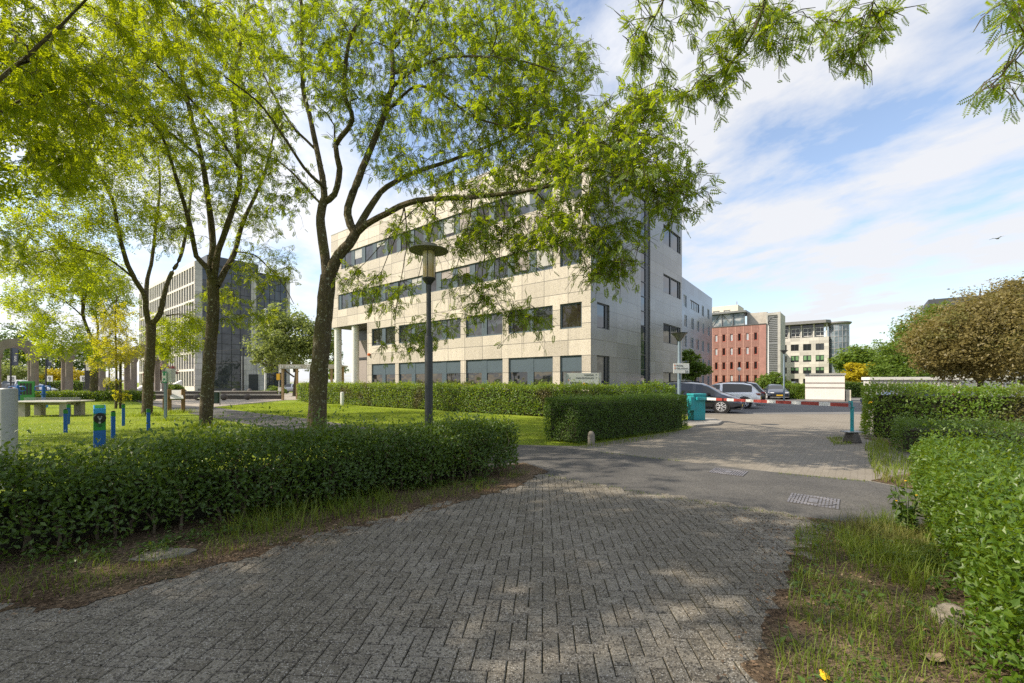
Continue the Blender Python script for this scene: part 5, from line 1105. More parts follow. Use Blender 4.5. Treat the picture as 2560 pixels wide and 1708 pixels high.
# car park lamps: cone glass under a flat lid
def cone_lamp(label, px, Y, ztop, r=.21):
    q = P(px, 955, Y); t = thing('park_lamp', label, 'street lamp', (q.x, q.y, 0), 0, 'car park lamps with cone heads')
    mb = MB(); mb.lathe([(.065, 0), (.065, ztop-1.15), (.055, ztop-1.1), (.05, ztop-.34)], 14); part(mb, 'pole', M_bluepost, t, smooth=True)
    mb = MB(); mb.lathe([(.05, ztop-.35), (.08, ztop-.32), (r*1.35, ztop-.05)], 24); part(mb, 'lamp_glass', glassmat('cone_glass', (.16, .16, .15), .15, 0, 1.5), t, smooth=True)
    mb = MB(); mb.lathe([(r*1.38, ztop-.05), (r*1.5, ztop-.045), (r*1.5, ztop-.02), (.0, ztop)], 24); part(mb, 'lamp_lid', M_black, t, smooth=True)
    mb = MB()
    for k in range(4):
        a = math.pi/2*k+.4; mb.tube([(.07*math.cos(a), .07*math.sin(a), ztop-.34), (r*1.36*math.cos(a), r*1.36*math.sin(a), ztop-.05)], .008, 4)
    part(mb, 'stay', M_black, t); return t
cone_lamp('blue grey lamp with cone head carrying the white parking sign', 1698, 16.9, 3.62)
cone_lamp('blue grey lamp with cone head beside the navy car', 1960, 39, 4.55, .22)
q = P(1698, 910, 16.9); sg = thing('direction_sign', 'white parking and main entrance sign with number 51 on the lamp pole', 'sign', (q.x+.10, q.y-.09, 2.22))
mb = MB(); mb.box(-.36, .25, -.012, .012, -.19, .19); part(mb, 'board', M_sign, sg, bevel=.006)
part(text_mesh('Parking', .085, M_txt_dark, .002, at=(-.245, -.016, .085)), 'lettering', M_txt_dark, sg)
part(text_mesh('Main entrance', .078, M_txt_dark, .002, at=(-.245, -.016, -.02)), 'lettering', M_txt_dark, sg)
part(text_mesh('51', .13, M_txt_dark, .002, 'RIGHT', at=(.215, -.016, -.165), bold=.002), 'lettering', M_txt_dark, sg)
for z, d in ((.115, 0), (.008, 1)):
    mb = MB(); pts = [(-.32, -.016, z-.03), (-.32, -.016, z+.035), (-.272, -.016, z)] if d == 0 else [(-.325, -.016, z-.02), (-.27, -.016, z-.02), (-.297, -.016, z+.035)]
    mb.add(pts+[(p[0], -.012, p[2]) for p in pts], [(0, 1, 2), (3, 4, 5), (0, 1, 4, 3), (1, 2, 5, 4), (2, 0, 3, 5)]); part(mb, 'arrow', M_orange, sg)
def slim(name, label, px, Y, z, r, m, cat='pole', head=None):
    q = P(px, 955, Y); t = thing(name, label, cat, (q.x, q.y, 0)); mb = MB(); mb.lathe([(r, 0), (r*.95, z*.4), (r*.6, z)], 10); part(mb, 'pole', m, t, smooth=True); return t
t = slim('tall_lamp', 'tall slender white street lamp with curved tip before the red brick office', 1921, 58, 9.2, .09, M_sign, 'street lamp')
mb = MB(); mb.tube([(0, 0, 9.2), (.05, 0, 9.7), (.25, -.1, 10.1), (.7, -.2, 10.3)], [.06, .05, .05, .04], 6); mb.obox((.85, -.25, 10.3), (.45, .2, .09)); part(mb, 'lamp_head', M_black, t)
t = slim('globe_lamp', 'small lamp with white globe in front of the red brick office', 1848, 70, 3.5, .07, M_grey, 'street lamp')
mb = MB(); mb.lathe([(0, 3.45), (.22, 3.53), (.32, 3.75), (.22, 3.97), (0, 4.05)], 16); part(mb, 'globe', M_white, t, smooth=True)
t = slim('flagpole', 'white flagpole before the pale green tree', 663.5, 60, 11.6, .13, M_sign); mb = MB(); mb.lathe([(0, 11.55), (.2, 11.6), (.2, 11.75), (0, 11.8)], 10); mb.lathe([(.2, 3.2), (.24, 3.3), (.24, 3.5), (.2, 3.6)], 10); part(mb, 'fitting', M_sign, t)
t = slim('dark_pole', 'dark street pole in front of the dark glass office door', 607.7, 70, 7.1, .16, M_black)
mb = MB(); mb.lathe([(.2, 6.9), (.22, 7.2), (0, 7.3)], 10); mb.tube([(0, 0, 7.0), (-5, 1.5, 6.75), (-12.5, 4, 6.8)], .03, 4); mb.tube([(0, 0, 4.9), (-5, 1.5, 4.8), (-12.5, 4, 4.9)], .03, 4); part(mb, 'span_wire', M_black, t)
t = slim('stop_post', 'street post with white panel and yellow box beside the canopy', 698, 56, 4.6, .08, M_grey, 'post')
mb = MB(); mb.box(.02, .35, -.1, .1, 2.9, 4.1); part(mb, 'panel', M_sign, t); mb = MB(); mb.box(-.25, .12, -.2, .05, 1.95, 2.75); part(mb, 'box', M_yellow, t); mb = MB(); mb.box(-.05, .3, -.2, .1, .5, 1.0); part(mb, 'box', M_sign, t)
# blue posts with green caps
protos = []
def play_post(label, px, py, h):
    g = G(px, py); t = thing('play_post', label, 'post', (g.x, g.y, 0), rng.normal(0, .08)+.78, 'blue green game posts')
    w = .050; mb = MB(); mb.box(-w, w, -w, w, -.05, h*.80); part(mb, 'post_body', M_pblue, t, bevel=.008)
    mb = MB(); mb.box(-w-.002, w+.002, -w-.002, w+.002, h*.80, h*.96); part(mb, 'green_band', M_pgreen, t, bevel=.006)
    mb = MB(); mb.lathe([(w*1.0, h*.96), (w*.9, h*.985), (w*.45, h), (0, h*1.003)], 14); part(mb, 'cap', M_blk2, t, smooth=True)
for a in (('blue game post nearest left of the tall sound column', 164, 1083, .81), ('blue game post half hidden behind another one by the table', 171, 1061, .83), ('blue game post closest on the right of the sound column', 283, 1096, .83), ('farther blue game post right of the sound column', 308.6, 1065, .86), ('lone blue game post before the V forked tree', 371, 1076, .78)): play_post(*a)
g = G(249, 1118); t = thing('sound_column', 'blue and green game column with round black speaker disc', 'play column', (g.x, g.y, 0), .80)
mb = MB(); mb.box(-.118, .118, -.08, .1, -.05, .44); part(mb, 'column_base', M_pblue, t, bevel=.01)
mb = MB(); mb.box(-.118, .118, -.08, .1, .44, .88); part(mb, 'green_panel', M_pgreen, t, bevel=.006)
mb = MB(); mb.add([(-.118, -.08, .88), (.118, -.08, .88), (.118, .1, .88), (-.118, .1, .88), (-.118, -.08, 1.0), (.118, -.08, 1.0), (.118, .1, 1.10), (-.118, .1, 1.10)], [(3,2,1,0),(4,5,6,7),(0,1,5,4),(1,2,6,5),(2,3,7,6),(3,0,4,7)]); part(mb, 'column_top', M_lblue, t, bevel=.006)
mb = MB(); mb.add([(-.09, -.06, 1.016), (.09, -.06, 1.016), (.09, .08, 1.095), (-.09, .08, 1.095)], [(0, 1, 2, 3)]); part(mb, 'display', M_pgreen, t)
mb = MB(); mb.lathe([(0, 0), (.125, 0), (.125, .02), (.11, .045), (.05, .05), (0, .05)], 28)
mb.v = [(x, -.08-z, y*1.1+.76) for x, y, z in mb.v]; dsk = part(mb, 'speaker_disc', M_blk2, t, smooth=True)
mb = MB()
for k, (x, z, w_, h_) in enumerate(((-.03, .035, .014, .014), (.03, .035, .014, .014), (0, .0, .03, .012), (0, -.03, .018, .02), (-.005, -.115, .022, .025))): mb.box(x-w_, x+w_, -.148 if k < 4 else -.13, -.125, .76+z-h_, .76+z+h_)
part(mb, 'speaker_buttons', M_steel, dsk)
mb = MB(); mb.lathe([(0, 0), (.055, 0), (.05, .008), (0, .008)], 20); mb.v = [(x, -.08-z, y*.6+.56) for x, y, z in mb.v]; part(mb, 'push_plate', mat('dark_green_plate', (.008, .10, .015), .5), t)
# grey post with panel at the left edge
t = thing('info_post', 'thick grey round post with pale panel at the left edge', 'sign post', (tuple(P(21, 955, 7.0))[0], 7.0, 0))
mb = MB(); mb.lathe([(.105, -.05), (.105, 1.585), (.09, 1.6), (0, 1.6)], 28); part(mb, 'post_body', M_grey, t, smooth=True)
mb = MB(); mb.box(-.75, -.095, -.02, .02, .50, 1.56); part(mb, 'panel', mat('pale_green_panel', (.50, .56, .54), .35), t, bevel=.005)
# table tennis table
g = G(131, 1040); t = thing('table_tennis_table', 'concrete table tennis table with low metal net on the lawn', 'table', (g.x, g.y, 0), .06)
mb = MB(); mb.box(-1.37, 1.37, -.76, .76, .70, .765); part(mb, 'table_top', mat('table_concrete', (.50, .48, .44), .7, nscale=2, var=.12), t, bevel=.012)
mb = MB(); mb.box(-1.05, 1.05, -.06, .06, .55, .70); part(mb, 'beam', M_conc, t)
for x in (-.95, .95):
    for y in (-.38, .38):
        mb = MB(); mb.box(x-.17, x+.17, y-.13, y+.13, -.03, .70); part(mb, 'leg', M_conc, t, bevel=.015)
mb = MB(); mb.box(-1.25, 1.25, -.012, .012, .90, .915); mb.box(-1.25, 1.25, -.012, .012, .768, .785)
for k in range(46): x = -1.24+k*.055; mb.box(x, x+.008, -.004, .004, .785, .90)
for z in (.82, .86): mb.box(-1.25, 1.25, -.003, .003, z, z+.006)
net = part(mb, 'net', M_steel, t); net.rotation_euler = (0, 0, R(4))
# fitness devices
def fit(label, px, py):
    g = G(px, py); t = thing('fitness_device', label, 'fitness device', (g.x, g.y, 0), .2, 'blue fitness devices')
    mb = MB(); mb.box(-.16, .16, -.14, .14, -.05, .42); part(mb, 'base_box', M_lblue, t, bevel=.01)
    mb = MB(); mb.lathe([(.09, .42), (.09, 1.45), (.06, 1.5), (0, 1.5)], 14); mb.lathe([(.16, .88), (.16, .93), (0, .94)], 14); part(mb, 'post_body', M_pblue, t, smooth=True)
    for s in (-1, 1):
        mb = MB(); mb.tube([(s*.06, -.03, 1.38), (s*.22, -.05, 1.42), (s*.40, -.06, 1.40), (s*.44, -.06, 1.30), (s*.42, -.06, 1.18), (s*.30, -.05, 1.13), (s*.07, -.02, 1.14)], .035, 8); part(mb, 'handle', M_pblue, t, smooth=True)
fit('blue fitness device with handle bars right beside the grey post', 45, 1024); fit('blue fitness device with handle bars behind the table tennis table', 109, 1020)
g = G(66, 1012); t = thing('exercise_board', 'tall green exercise board with dark slots behind the table', 'exercise board', (g.x, g.y, 0), .1)
mb = MB(); mb.box(-.55, .55, -.04, .04, 0, 1.75); part(mb, 'board', M_pgreen, t, bevel=.01)
for k in range(4):
    mb = MB(); mb.box(-.40+.21*k, -.30+.21*k+.06, -.05, -.041, .75, 1.6); part(mb, 'slot', M_blk2, t)
# first aid post
g = G(414, 1052); t = thing('first_aid_post', 'green and white first aid box on a grey metal post', 'first aid post', (g.x, g.y, 0), .05)
mb = MB(); mb.box(-.045, .045, -.045, .045, -.05, 1.75); part(mb, 'post_body', M_bluepost, t)
mb = MB(); mb.box(.0, .26, -.02, .26, 1.68, 2.28); bx_ = part(mb, 'cabinet', mat('pale_grey_cabinet', (.52, .54, .52), .4), t, bevel=.02)
mb = MB(); mb.box(-.09, .09, -.075, -.05, 1.66, 2.16); bd = part(mb, 'sign_board', mat('first_aid_green', (.01, .25, .11), .4), t)
mb = MB(); mb.box(-.085, -.05, -.079, -.076, 1.72, 2.10); mb.box(.05, .085, -.079, -.076, 1.72, 2.10); mb.box(-.045, .045, -.079, -.076, 1.86, 1.97); mb.box(-.03, .03, -.079, -.076, 1.70, 1.77); part(mb, 'emblem', M_sign, bd)
# timber lectern and short posts
g = G(441, 1032); t = thing('information_lectern', 'sloping information board between two brown timber posts', 'lectern', (g.x, g.y, 0), .75)
for x in (-.3, .3):
    mb = MB(); mb.box(x-.09, x+.09, -.07, .07, -.05, 1.30); part(mb, 'post', M_timber, t, bevel=.01)
mb = MB(); mb.obox((0, -.0, 1.0), (.56, .75, .04), 0, 0, ('X', R(38))); part(mb, 'board', M_sign, t)
mb = MB(); mb.obox((0, -.05, .72), (.42, .3, .05)); part(mb, 'shelf', M_black, t)
for px, py, lab in ((411, 1029, 'short timber post left of the first aid post'), (422, 1028, 'short timber post right behind the first aid post')):
    g = G(px, py); mb = MB(); mb.box(-.075, .075, -.075, .075, -.05, .80); solo(mb, 'timber_post', M_timber, lab, 'post', (g.x, g.y, 0), .5, 'short timber posts', bevel=.01)
# litter bin
g = G(541, 1013); t = thing('litter_bin', 'dark green litter bin with steel frame at the path edge', 'litter bin', (g.x, g.y, 0), .1)
mb = MB(); mb.box(-.20, .20, -.18, .18, .12, .94); part(mb, 'bin_body', M_dgreen, t, bevel=.05)
mb = MB(); mb.box(-.29, -.22, -.04, .04, -.02, 1.0); mb.box(.22, .27, -.04, .04, -.02, 1.0); mb.box(-.29, .27, -.19, .19, .95, 1.0); part(mb, 'frame', M_steel, t, bevel=.01)
g = G(855.6, 1016); mb = MB(); mb.lathe([(.12, -.03), (.12, .92), (.105, .98), (0, 1.0)], 16); solo(mb, 'bollard', M_sign, 'single white round bollard on the grass before the beech hedge', 'bollard', (g.x, g.y, 0), smooth=True)
g = G(1478, 1113); mb = MB(); mb.lathe([(.105, -.05), (.095, .28), (.085, .32), (.05, .37), (0, .38)], 8); solo(mb, 'marker_stone', mat('weathered_concrete', (.24, .215, .18), .9, nscale=6, bump=.5, bscale=50), 'small weathered concrete marker stone at the corner of the box hedge', 'marker', (g.x, g.y, 0), R(20), bevel=.01)
# stone balls and low step walls on the square
for px, py, r, lab in ((422, 1001, .30, 'dark stone ball behind the timber lectern'), (494, 1001.5, .30, 'dark stone ball left of the mossy trunk'), (560, 1001.5, .30, 'dark stone ball just right of the litter bin'), (618.5, 1000.5, .29, 'dark stone ball nearest the bright ground shrub'), (460, 985, .33, 'upper dark stone ball above the lectern'), (503, 984, .33, 'upper dark stone ball beside the stone pier'), (586, 983, .33, 'upper dark stone ball before the stone door frame'), (624, 983, .33, 'upper dark stone ball right of the dark street pole')):
    g = G(px, py); mb = MB(); mb.lathe([(r*math.cos(a)+1e-9, r+r*math.sin(a)) for a in [math.pi*(k/12-.5) for k in range(13)]], 22); solo(mb, 'stone_ball', M_granite, lab, 'stone ball', (g.x, g.y, .016), 0, 'stone balls on the square', smooth=True)
for Y, h, lab, px0, px1 in ((42.5, .50, 'low step wall, riser darkened as shade, along the near edge of the square', 315, 700), (52, .62, 'low step wall, riser darkened as shade, farther back on the square', 318, 690)):
    a = P(px0, 955, Y); b_ = P(px1, 955, Y); t = thing('step_wall', lab, 'low wall', (a.x, a.y, 0), 0, 'step walls of the square'); L_ = b_.x-a.x
    mb = MB(); mb.box(0, L_, 0, .3, 0, h-.12); part(mb, 'riser', mat('shade_dark_riser', (.07, .062, .055), .85), t); mb = MB(); mb.box(-.05, L_+.05, -.06, .5, h-.12, h); part(mb, 'coping', M_kerb, t)  # riser coloured dark in place of the shade on the step edge

# pergola of stone columns and arches
pg0 = Vector((-42.2, 53, 0)); pg_ = thing('stone_pergola', 'stone pergola with round columns, flat beams and arches left of the square', 'pergola', pg0, math.atan2(-.78, -.626))
M_pst = mat('pergola_stone', (.25, .215, .185), .85, nscale=1.2, var=.25, bump=.3, bscale=30)
ss = [0, 2.9, 5.6, 8.2, 10.7, 13.2, 15.8]
for row, y in ((0, 0), (1, -3.4)):
    for s in ss:
        mb = MB(); mb.lathe([(.40, 0), (.40, .18), (.31, .22), (.29, 3.9), (.33, 4.0), (.42, 4.2), (.42, 4.42)], 18, (s, y, 0)); part(mb, 'column', M_pst, pg_, smooth=True)
    for a, b_ in zip(ss, ss[1:]):
        i = ss.index(a)
        if i % 2 == 0:
            n = 12; r1, r0 = (b_-a)/2+.36, (b_-a)/2-.36; c = (a+b_)/2; mb = MB(); pr = []
            pts = [(c-r1*math.cos(math.pi*k/n), 4.42+r1*math.sin(math.pi*k/n)) for k in range(n+1)]+[(c+r0*math.cos(math.pi*k/n), 4.42+r0*math.sin(math.pi*k/n)) for k in range(n+1)]
            m_ = len(pts)
            mb.add([(x, y-.3, z) for x, z in pts]+[(x, y+.3, z) for x, z in pts], [(k, k+1, m_-2-k, m_-1-k) for k in range(n)]+[(m_+k, m_+k+1, 2*m_-2-k, 2*m_-1-k) for k in range(n)]+[(k, (k+1) % m_, m_+(k+1) % m_, m_+k) for k in range(m_)])
            part(mb, 'arch', M_pst, pg_)
        else:
            mb = MB(); mb.box(a-.34, b_+.34, y-.28, y+.28, 4.422, 5.0); part(mb, 'beam', M_pst, pg_)
for s in ss:
    mb = MB(); mb.box(s-.2, s+.2, -3.1, -.3, 4.5, 4.9); part(mb, 'cross_beam', M_pst, pg_)
# banner poles and bay number boards far left
for px, Y, zt, txt, lab in ((27, 56, 6.2, 'inn', 'dark pole with vertical banner behind the first arch'), (115, 58, 6.2, 'inn', 'dark pole with vertical banner between the middle columns'), (273, 60, 6.0, 'inn', 'dark pole with vertical banner beside the young golden tree')):
    t = slim('banner_pole', lab, px, Y, zt, .09, M_black, 'banner'); mb = MB(); mb.box(.12, .95, -.02, .02, zt-2.4, zt-.1); bn = part(mb, 'banner', mat('navy_banner', (.03, .04, .075), .7), t)
    me = text_mesh(txt, .62, M_txt_white, .005); me.transform(Matrix.Translation((.78, -.03, zt-1.9)) @ Matrix.Rotation(R(-90), 4, 'Y')); part(me, 'lettering', M_txt_white, bn)
for px, Y, txt, lab in ((33, 60, '28', 'white number board left of the parked van'), (125, 60, '9', 'white number board right of the silver car'), (209, 60, '8', 'white number board among the far columns')):
    q = P(px, 955, Y); t = thing('number_board', lab, 'sign', (q.x, q.y, 0), 0, 'white bay number boards'); mb = MB(); mb.box(-.04, .04, -.03, .03, 0, 1.9); part(mb, 'post_body', M_black, t); mb = MB(); mb.box(-.42 if len(txt) < 2 else -.75, .42, -.06, -.031, 1.75, 2.55); part(mb, 'board', M_sign, t); part(text_mesh(txt, .8, M_txt_dark, .004, 'CENTER', at=(0 if len(txt) < 2 else -.16, -.07, 1.86)), 'lettering', M_txt_dark, t)
q = P(222, 955, 50); t = thing('street_cabinet', 'dark upright street cabinet with pale notice behind the distant locust trunk', 'cabinet', (q.x, q.y, 0)); mb = MB(); mb.box(-.3, .3, -.2, .2, 0, 4.0); part(mb, 'body', M_black, t, bevel=.02); mb = MB(); mb.box(-.1, .28, -.24, -.205, 3.0, 3.9); part(mb, 'notice', M_sign, t)

# company board behind the beech hedge
q = P(1456, 955, 20.6); t = thing('company_board', 'wide silver company board with black lettering rising behind the beech hedge', 'sign', (q.x, q.y, 0), R(-6))
mb = MB(); mb.box(-.76, .76, -.02, .02, 1.45, 2.12); part(mb, 'board', mat('silver_board', (.50, .52, .49), .3, nscale=1.2, var=.18, spec=.8), t, bevel=.004)
for x in (-.84, .80):
    mb = MB(); mb.box(x-.035, x+.075, -.05, .05, 0, 2.14); part(mb, 'post', M_steel, t)
TX = lambda s, sz, x, z, al='LEFT', m=M_txt_dark: part(text_mesh(s, sz, m, .002, al, at=(x, -.026, z)), 'lettering', m, t)
TX('PARKING', .105, .52, 1.99, 'RIGHT'); TX('MAIN ENTRANCE', .105, .52, 1.85, 'RIGHT'); TX('REMOBIS', .14, -.58, 1.61); TX('Alfa', .155, .30, 1.54)
def chev(x, z, r, a, m):
    c, s = math.cos(a), math.sin(a); pts = [(-.5, -1), (.5, 0), (-.5, 1), (0, 1), (1, 0), (0, -1)]; pts = [(x+(u*c-v*s)*r, -.026, z+(u*s+v*c)*r) for u, v in pts]
    mb = MB(); mb.add(pts+[(p[0], -.021, p[2]) for p in pts], [(0, 1, 4, 5), (1, 2, 3, 4), (6, 7, 10, 11), (7, 8, 9, 10)]+[(k, (k+1) % 6, 6+(k+1) % 6, 6+k) for k in range(6)]); part(mb, 'arrow', m, t)
chev(.65, 2.03, .04, R(90), M_txt_dark); chev(.65, 1.89, .04, R(180), M_txt_dark); chev(-.58, 1.87, .045, R(180), M_txt_dark); chev(-.67, 1.79, .05, 0, M_orange)
mb = MB(); mb.lathe([(0, 0), (.055, 0), (.055, .005), (0, .005)], 20); mb.v = [(x+.08, -.021-z, y*1.2+1.60) for x, y, z in mb.v]; part(mb, 'emblem', M_yellow, t)
mb = MB(); mb.lathe([(.038, 0), (.062, 0), (.062, .006), (.038, .006), (.038, 0)], 22); mb.v = [(x+.205, -.021-z, y+1.60) for x, y, z in mb.v]; part(mb, 'emblem', M_txt_dark, t)

# barrier: cabinet, boom, rest
bc = Vector((7.78, 18.4, .10)); ba = thing('barrier_cabinet', 'turquoise barrier cabinet with side box beside the clipped hedge', 'barrier cabinet', bc, R(8))
mb = MB(); mb.box(-.26, .26, -.24, .24, 0, 1.02); part(mb, 'cabinet_body', M_teal, ba, bevel=.012)
mb = MB(); mb.box(-.29, .29, -.27, .27, 1.02, 1.11); part(mb, 'lid', M_teal, ba, bevel=.015)
mb = MB(); mb.box(-.42, -.262, -.30, .05, .42, .98); part(mb, 'side_box', M_teal, ba, bevel=.012)
mb = MB(); mb.box(-.18, .42, -.36, -.245, .84, .97); part(mb, 'boom_arm', M_teal, ba, bevel=.01)
mb = MB(); mb.box(-.34, .34, -.30, .30, -.03, .0); part(mb, 'foot_plate', M_conc, ba)
b0, b1 = Vector((8.1, 18.05, 1.0)), Vector((9.45, 12.2, 1.05)); u = (b1-b0).normalized()
bo = thing('barrier_boom', 'red and white striped barrier boom lowered across the driveway', 'barrier boom', b0, math.atan2(u.y, u.x)); L_ = (b1-b0).length; sl = (b1.z-b0.z)/L_
n = 19; st = L_/n; cur = 0; segs = [(0, .55, 0)]; x = .55
k = 1
while x < L_-.01: e_ = min(L_, x+(.62 if k % 2 else .36)); segs.append((x, e_, k % 2)); x = e_; k += 1
for a, b_, v in segs:
        mb = MB(); mb.add([(a, -.035, -.05+a*sl), (b_, -.035, -.05+b_*sl), (b_, .035, -.05+b_*sl), (a, .035, -.05+a*sl), (a, -.035, .05+a*sl), (b_, -.035, .05+b_*sl), (b_, .035, .05+b_*sl), (a, .035, .05+a*sl)], [(3,2,1,0),(4,5,6,7),(0,1,5,4),(1,2,6,5),(2,3,7,6),(3,0,4,7)]); part(mb, 'red_band' if v else 'white_band', M_red if v else M_sign, bo)
mb = MB(); mb.box(L_, L_+.05, -.045, .045, -.02+L_*sl-.05, L_*sl+.08); part(mb, 'end_cap', M_bluepost, bo)
rs = thing('boom_rest', 'thin turquoise boom rest post standing on a dark concrete block', 'post', (9.5, 12.18, .008), R(10))
mb = MB(); mb.add([(-.13, -.2, 0), (.13, -.2, 0), (.13, .2, 0), (-.13, .2, 0), (-.09, -.12, .29), (.09, -.12, .29), (.09, .12, .29), (-.09, .12, .29)], [(3,2,1,0),(4,5,6,7),(0,1,5,4),(1,2,6,5),(2,3,7,6),(3,0,4,7)]); part(mb, 'block', mat('dark_concrete', (.10, .09, .08), .9, bump=.5), rs, bevel=.03)
mb = MB(); mb.box(-.24, .24, -.14, .14, .29, .315); part(mb, 'plate', M_steel, rs)
mb = MB(); mb.box(-.03, .03, -.03, .03, .315, 1.0); mb.box(-.05, .05, -.05, .05, .98, 1.0); mb.box(-.055, -.04, -.06, .06, 1.0, 1.16); part(mb, 'post_body', M_teal, rs)
# manhole covers in the path
M_iron = mat('worn_iron', (.185, .182, .20), .55, metal=.3, nscale=9, var=.35); M_irond = mat('cover_joint', (.07, .065, .06), .9)
def cover(label, corners, dirt=False):
    c = [G(*p) for p in corners]; o = sum(c, Vector())/4; ux = ((c[1]-c[0])+(c[2]-c[3])); rz = math.atan2(ux.y, ux.x); W = ux.length/2; Hh = ((c[3]-c[0]).length+(c[2]-c[1]).length)/2
    t = thing('manhole_cover', label, 'manhole cover', (o.x, o.y, .0125), rz, 'rectangular manhole covers'); mb = MB(); mb.box(-W/2, W/2, -Hh/2, Hh/2, 0, .005); part(mb, 'bed', M_irond, t)
    mb = MB(); nx, ny = 15, 5
    for i in range(nx):
        for j in range(ny):
            x = -W/2+(i+.5)*W/nx; y = -Hh/2+(j+.5)*Hh/ny; z = .0105
            if abs(x) < W*.11 and abs(y) < Hh*.26: continue
            if dirt and x > W*.12 and y < Hh*.15 and rng.random() < .75: z = .0055
            mb.box(x-W/nx*.33, x+W/nx*.33, y-Hh/ny*.44, y+Hh/ny*.44, .002, z)
    part(mb, 'ribs', M_iron, t); mb = MB()
    ov = [(W*.44*math.cos(a), Hh*.40*math.sin(a)) for a in [2*math.pi*k/40 for k in range(40)]]
    mb.tube([(x, y, .0095) for x, y in ov+ov[:1]], .007, 5); mb.box(-W*.09, W*.09, -Hh*.2, Hh*.2, .004, .012); part(mb, 'ring', M_iron, t)
cover('worn manhole cover nearer the right soil edge, partly filled with dirt', [(1967, 1258), (2098, 1277), (2101, 1252), (1976, 1235)], True)
cover('smaller worn manhole cover farther back in the asphalt path', [(1769, 1183), (1856, 1194), (1873, 1181), (1789, 1172)])

# ------------------------------------------------------------------ vehicles
M_tyre = mat('tyre', (.015, .015, .016), .85); M_rim = mat('alloy_rim', (.55, .56, .58), .3, metal=.25); M_cgl = glassmat('car_glass', (.02, .024, .028), .02, 0, 1.6)
M_head = glassmat('headlight', (.55, .57, .60), .08, 0, 1.5); M_tail = mat('tail_light', (.30, .01, .012), .2, coat=1); M_plate = mat('yellow_plate', (.70, .44, .02), .5); M_trim = mat('black_trim', (.012, .012, .013), .55)
def paint(n, c): return mat(n, c, .25, metal=.25, nscale=.6, var=.05, coat=1.0)
def car(name, label, loc, rz, pm, suv=True, L=4.6, W=1.86, Ht=1.66, detail=True, plate=True, group=None):
    t = thing(name, label, 'car', loc, rz, group); hL = L/2
    top = [(-hL, .95), (-hL+.06, 1.0), (-hL+.22, 1.18), (-hL+.55, Ht-.10), (-hL+1.0, Ht-.02), (-.3, Ht), (.35, Ht-.06), (.72, Ht-.2), (1.35, 1.08), (1.5, 1.04), (hL-.5, .93), (hL-.15, .80), (hL, .62)] if suv else [(-hL, .88), (-hL+.12, .98), (-hL+.75, 1.03), (-hL+1.35, Ht-.14), (-hL+1.8, Ht-.02), (-.1, Ht), (.35, Ht-.07), (.65, Ht-.2), (1.25, .98), (1.4, .94), (hL-.5, .84), (hL-.15, .72), (hL, .58)]
    belt = [(-hL, .86), (-hL+.3, 1.05), (0, .99), (1.4, .95), (hL-.4, .82), (hL, .60)] if suv else [(-hL, .84), (-hL+.5, .96), (0, .91), (1.3, .88), (hL-.4, .76), (hL, .56)]
    ip = lambda tb, x: float(np.interp(x, [p[0] for p in tb], [p[1] for p in tb]))
    xs = sorted(set([p[0] for p in top]+list(np.linspace(-hL, hL, 30)))); rows = []
    for x in xs:
        e = min(1, (hL-abs(x))/.55); w = W/2*(.80+.20*math.sqrt(max(0, 1-(1-e)**2))); zt = ip(top, x); zb = min(ip(belt, x), zt-.012); lo = .24+.10*(1-e)
        ghs = max(0, (zt-zb)/(Ht-.95)); wr = w*(.93-.27*min(1, ghs)) if zt-zb > .08 else w*.80
        rows.append([(w*.82, lo), (w*.965, lo+.08), (w, .56), (w*.985, max(.6, zb-.12)), (w*.94, zb), (wr, zt-(.05 if zt-zb > .08 else .006)), (wr*.55, zt+.015*(1 if zt-zb > .08 else .3)), (0, zt+.02)])
    N = len(rows[0]); B, GW, GS, GR = MB(), MB(), MB(), MB()
    a0, a1 = (.62, 1.34) if suv else (.55, 1.24); r0_, r1_ = (-hL+.10, -hL+.52) if suv else (-hL+.78, -hL+1.4); s0, s1 = (-hL+.5, 1.0) if suv else (-hL+1.05, .95)
    pil = [(-.12, .04), (-hL+1.2, -hL+1.28)]
    for i in range(len(xs)-1):
        xm = (xs[i]+xs[i+1])/2
        for j in range(N-1):
            for sg in (1, -1):
                q = [(xs[i], sg*rows[i][j][0], rows[i][j][1]), (xs[i+1], sg*rows[i+1][j][0], rows[i+1][j][1]), (xs[i+1], sg*rows[i+1][j+1][0], rows[i+1][j+1][1]), (xs[i], sg*rows[i][j+1][0], rows[i][j+1][1])]
                tgt = B
                if j >= 5 and a0 < xm < a1: tgt = GW
                elif j >= 5 and r0_ < xm < r1_: tgt = GR
                elif j == 4 and s0 < xm < s1 and not any(p[0] < xm < p[1] for p in pil): tgt = GS
                tgt.quad(*q)
    for i in (0, -1):
        for sg in (1, -1):
            for j in range(N-1): B.quad((xs[i], sg*rows[i][j][0], rows[i][j][1]), (xs[i], 0, rows[i][j][1]), (xs[i], 0, rows[i][j+1][1]), (xs[i], sg*rows[i][j+1][0], rows[i][j+1][1]))
    B.box(-hL+.25, hL-.25, -W*.40, W*.40, .20, .26)
    def fuse(mb): 
        me = mb.mesh('car_part', pm if mb is B else M_cgl, False); bm = bmesh.new(); bm.from_mesh(me); bmesh.ops.remove_doubles(bm, verts=bm.verts, dist=.0006); bmesh.ops.recalc_face_normals(bm, faces=bm.faces); bm.to_mesh(me); bm.free(); me.polygons.foreach_set('use_smooth', [True]*len(me.polygons)); me.set_sharp_from_angle(angle=R(32)); return me
    part(fuse(B), 'body', pm, t); part(fuse(GW), 'windscreen', M_cgl, t); part(fuse(GS), 'side_windows', M_cgl, t); part(fuse(GR), 'rear_window', M_cgl, t)
    wr_ = .36 if suv else .32; wx = (hL-.93, -hL+.88)
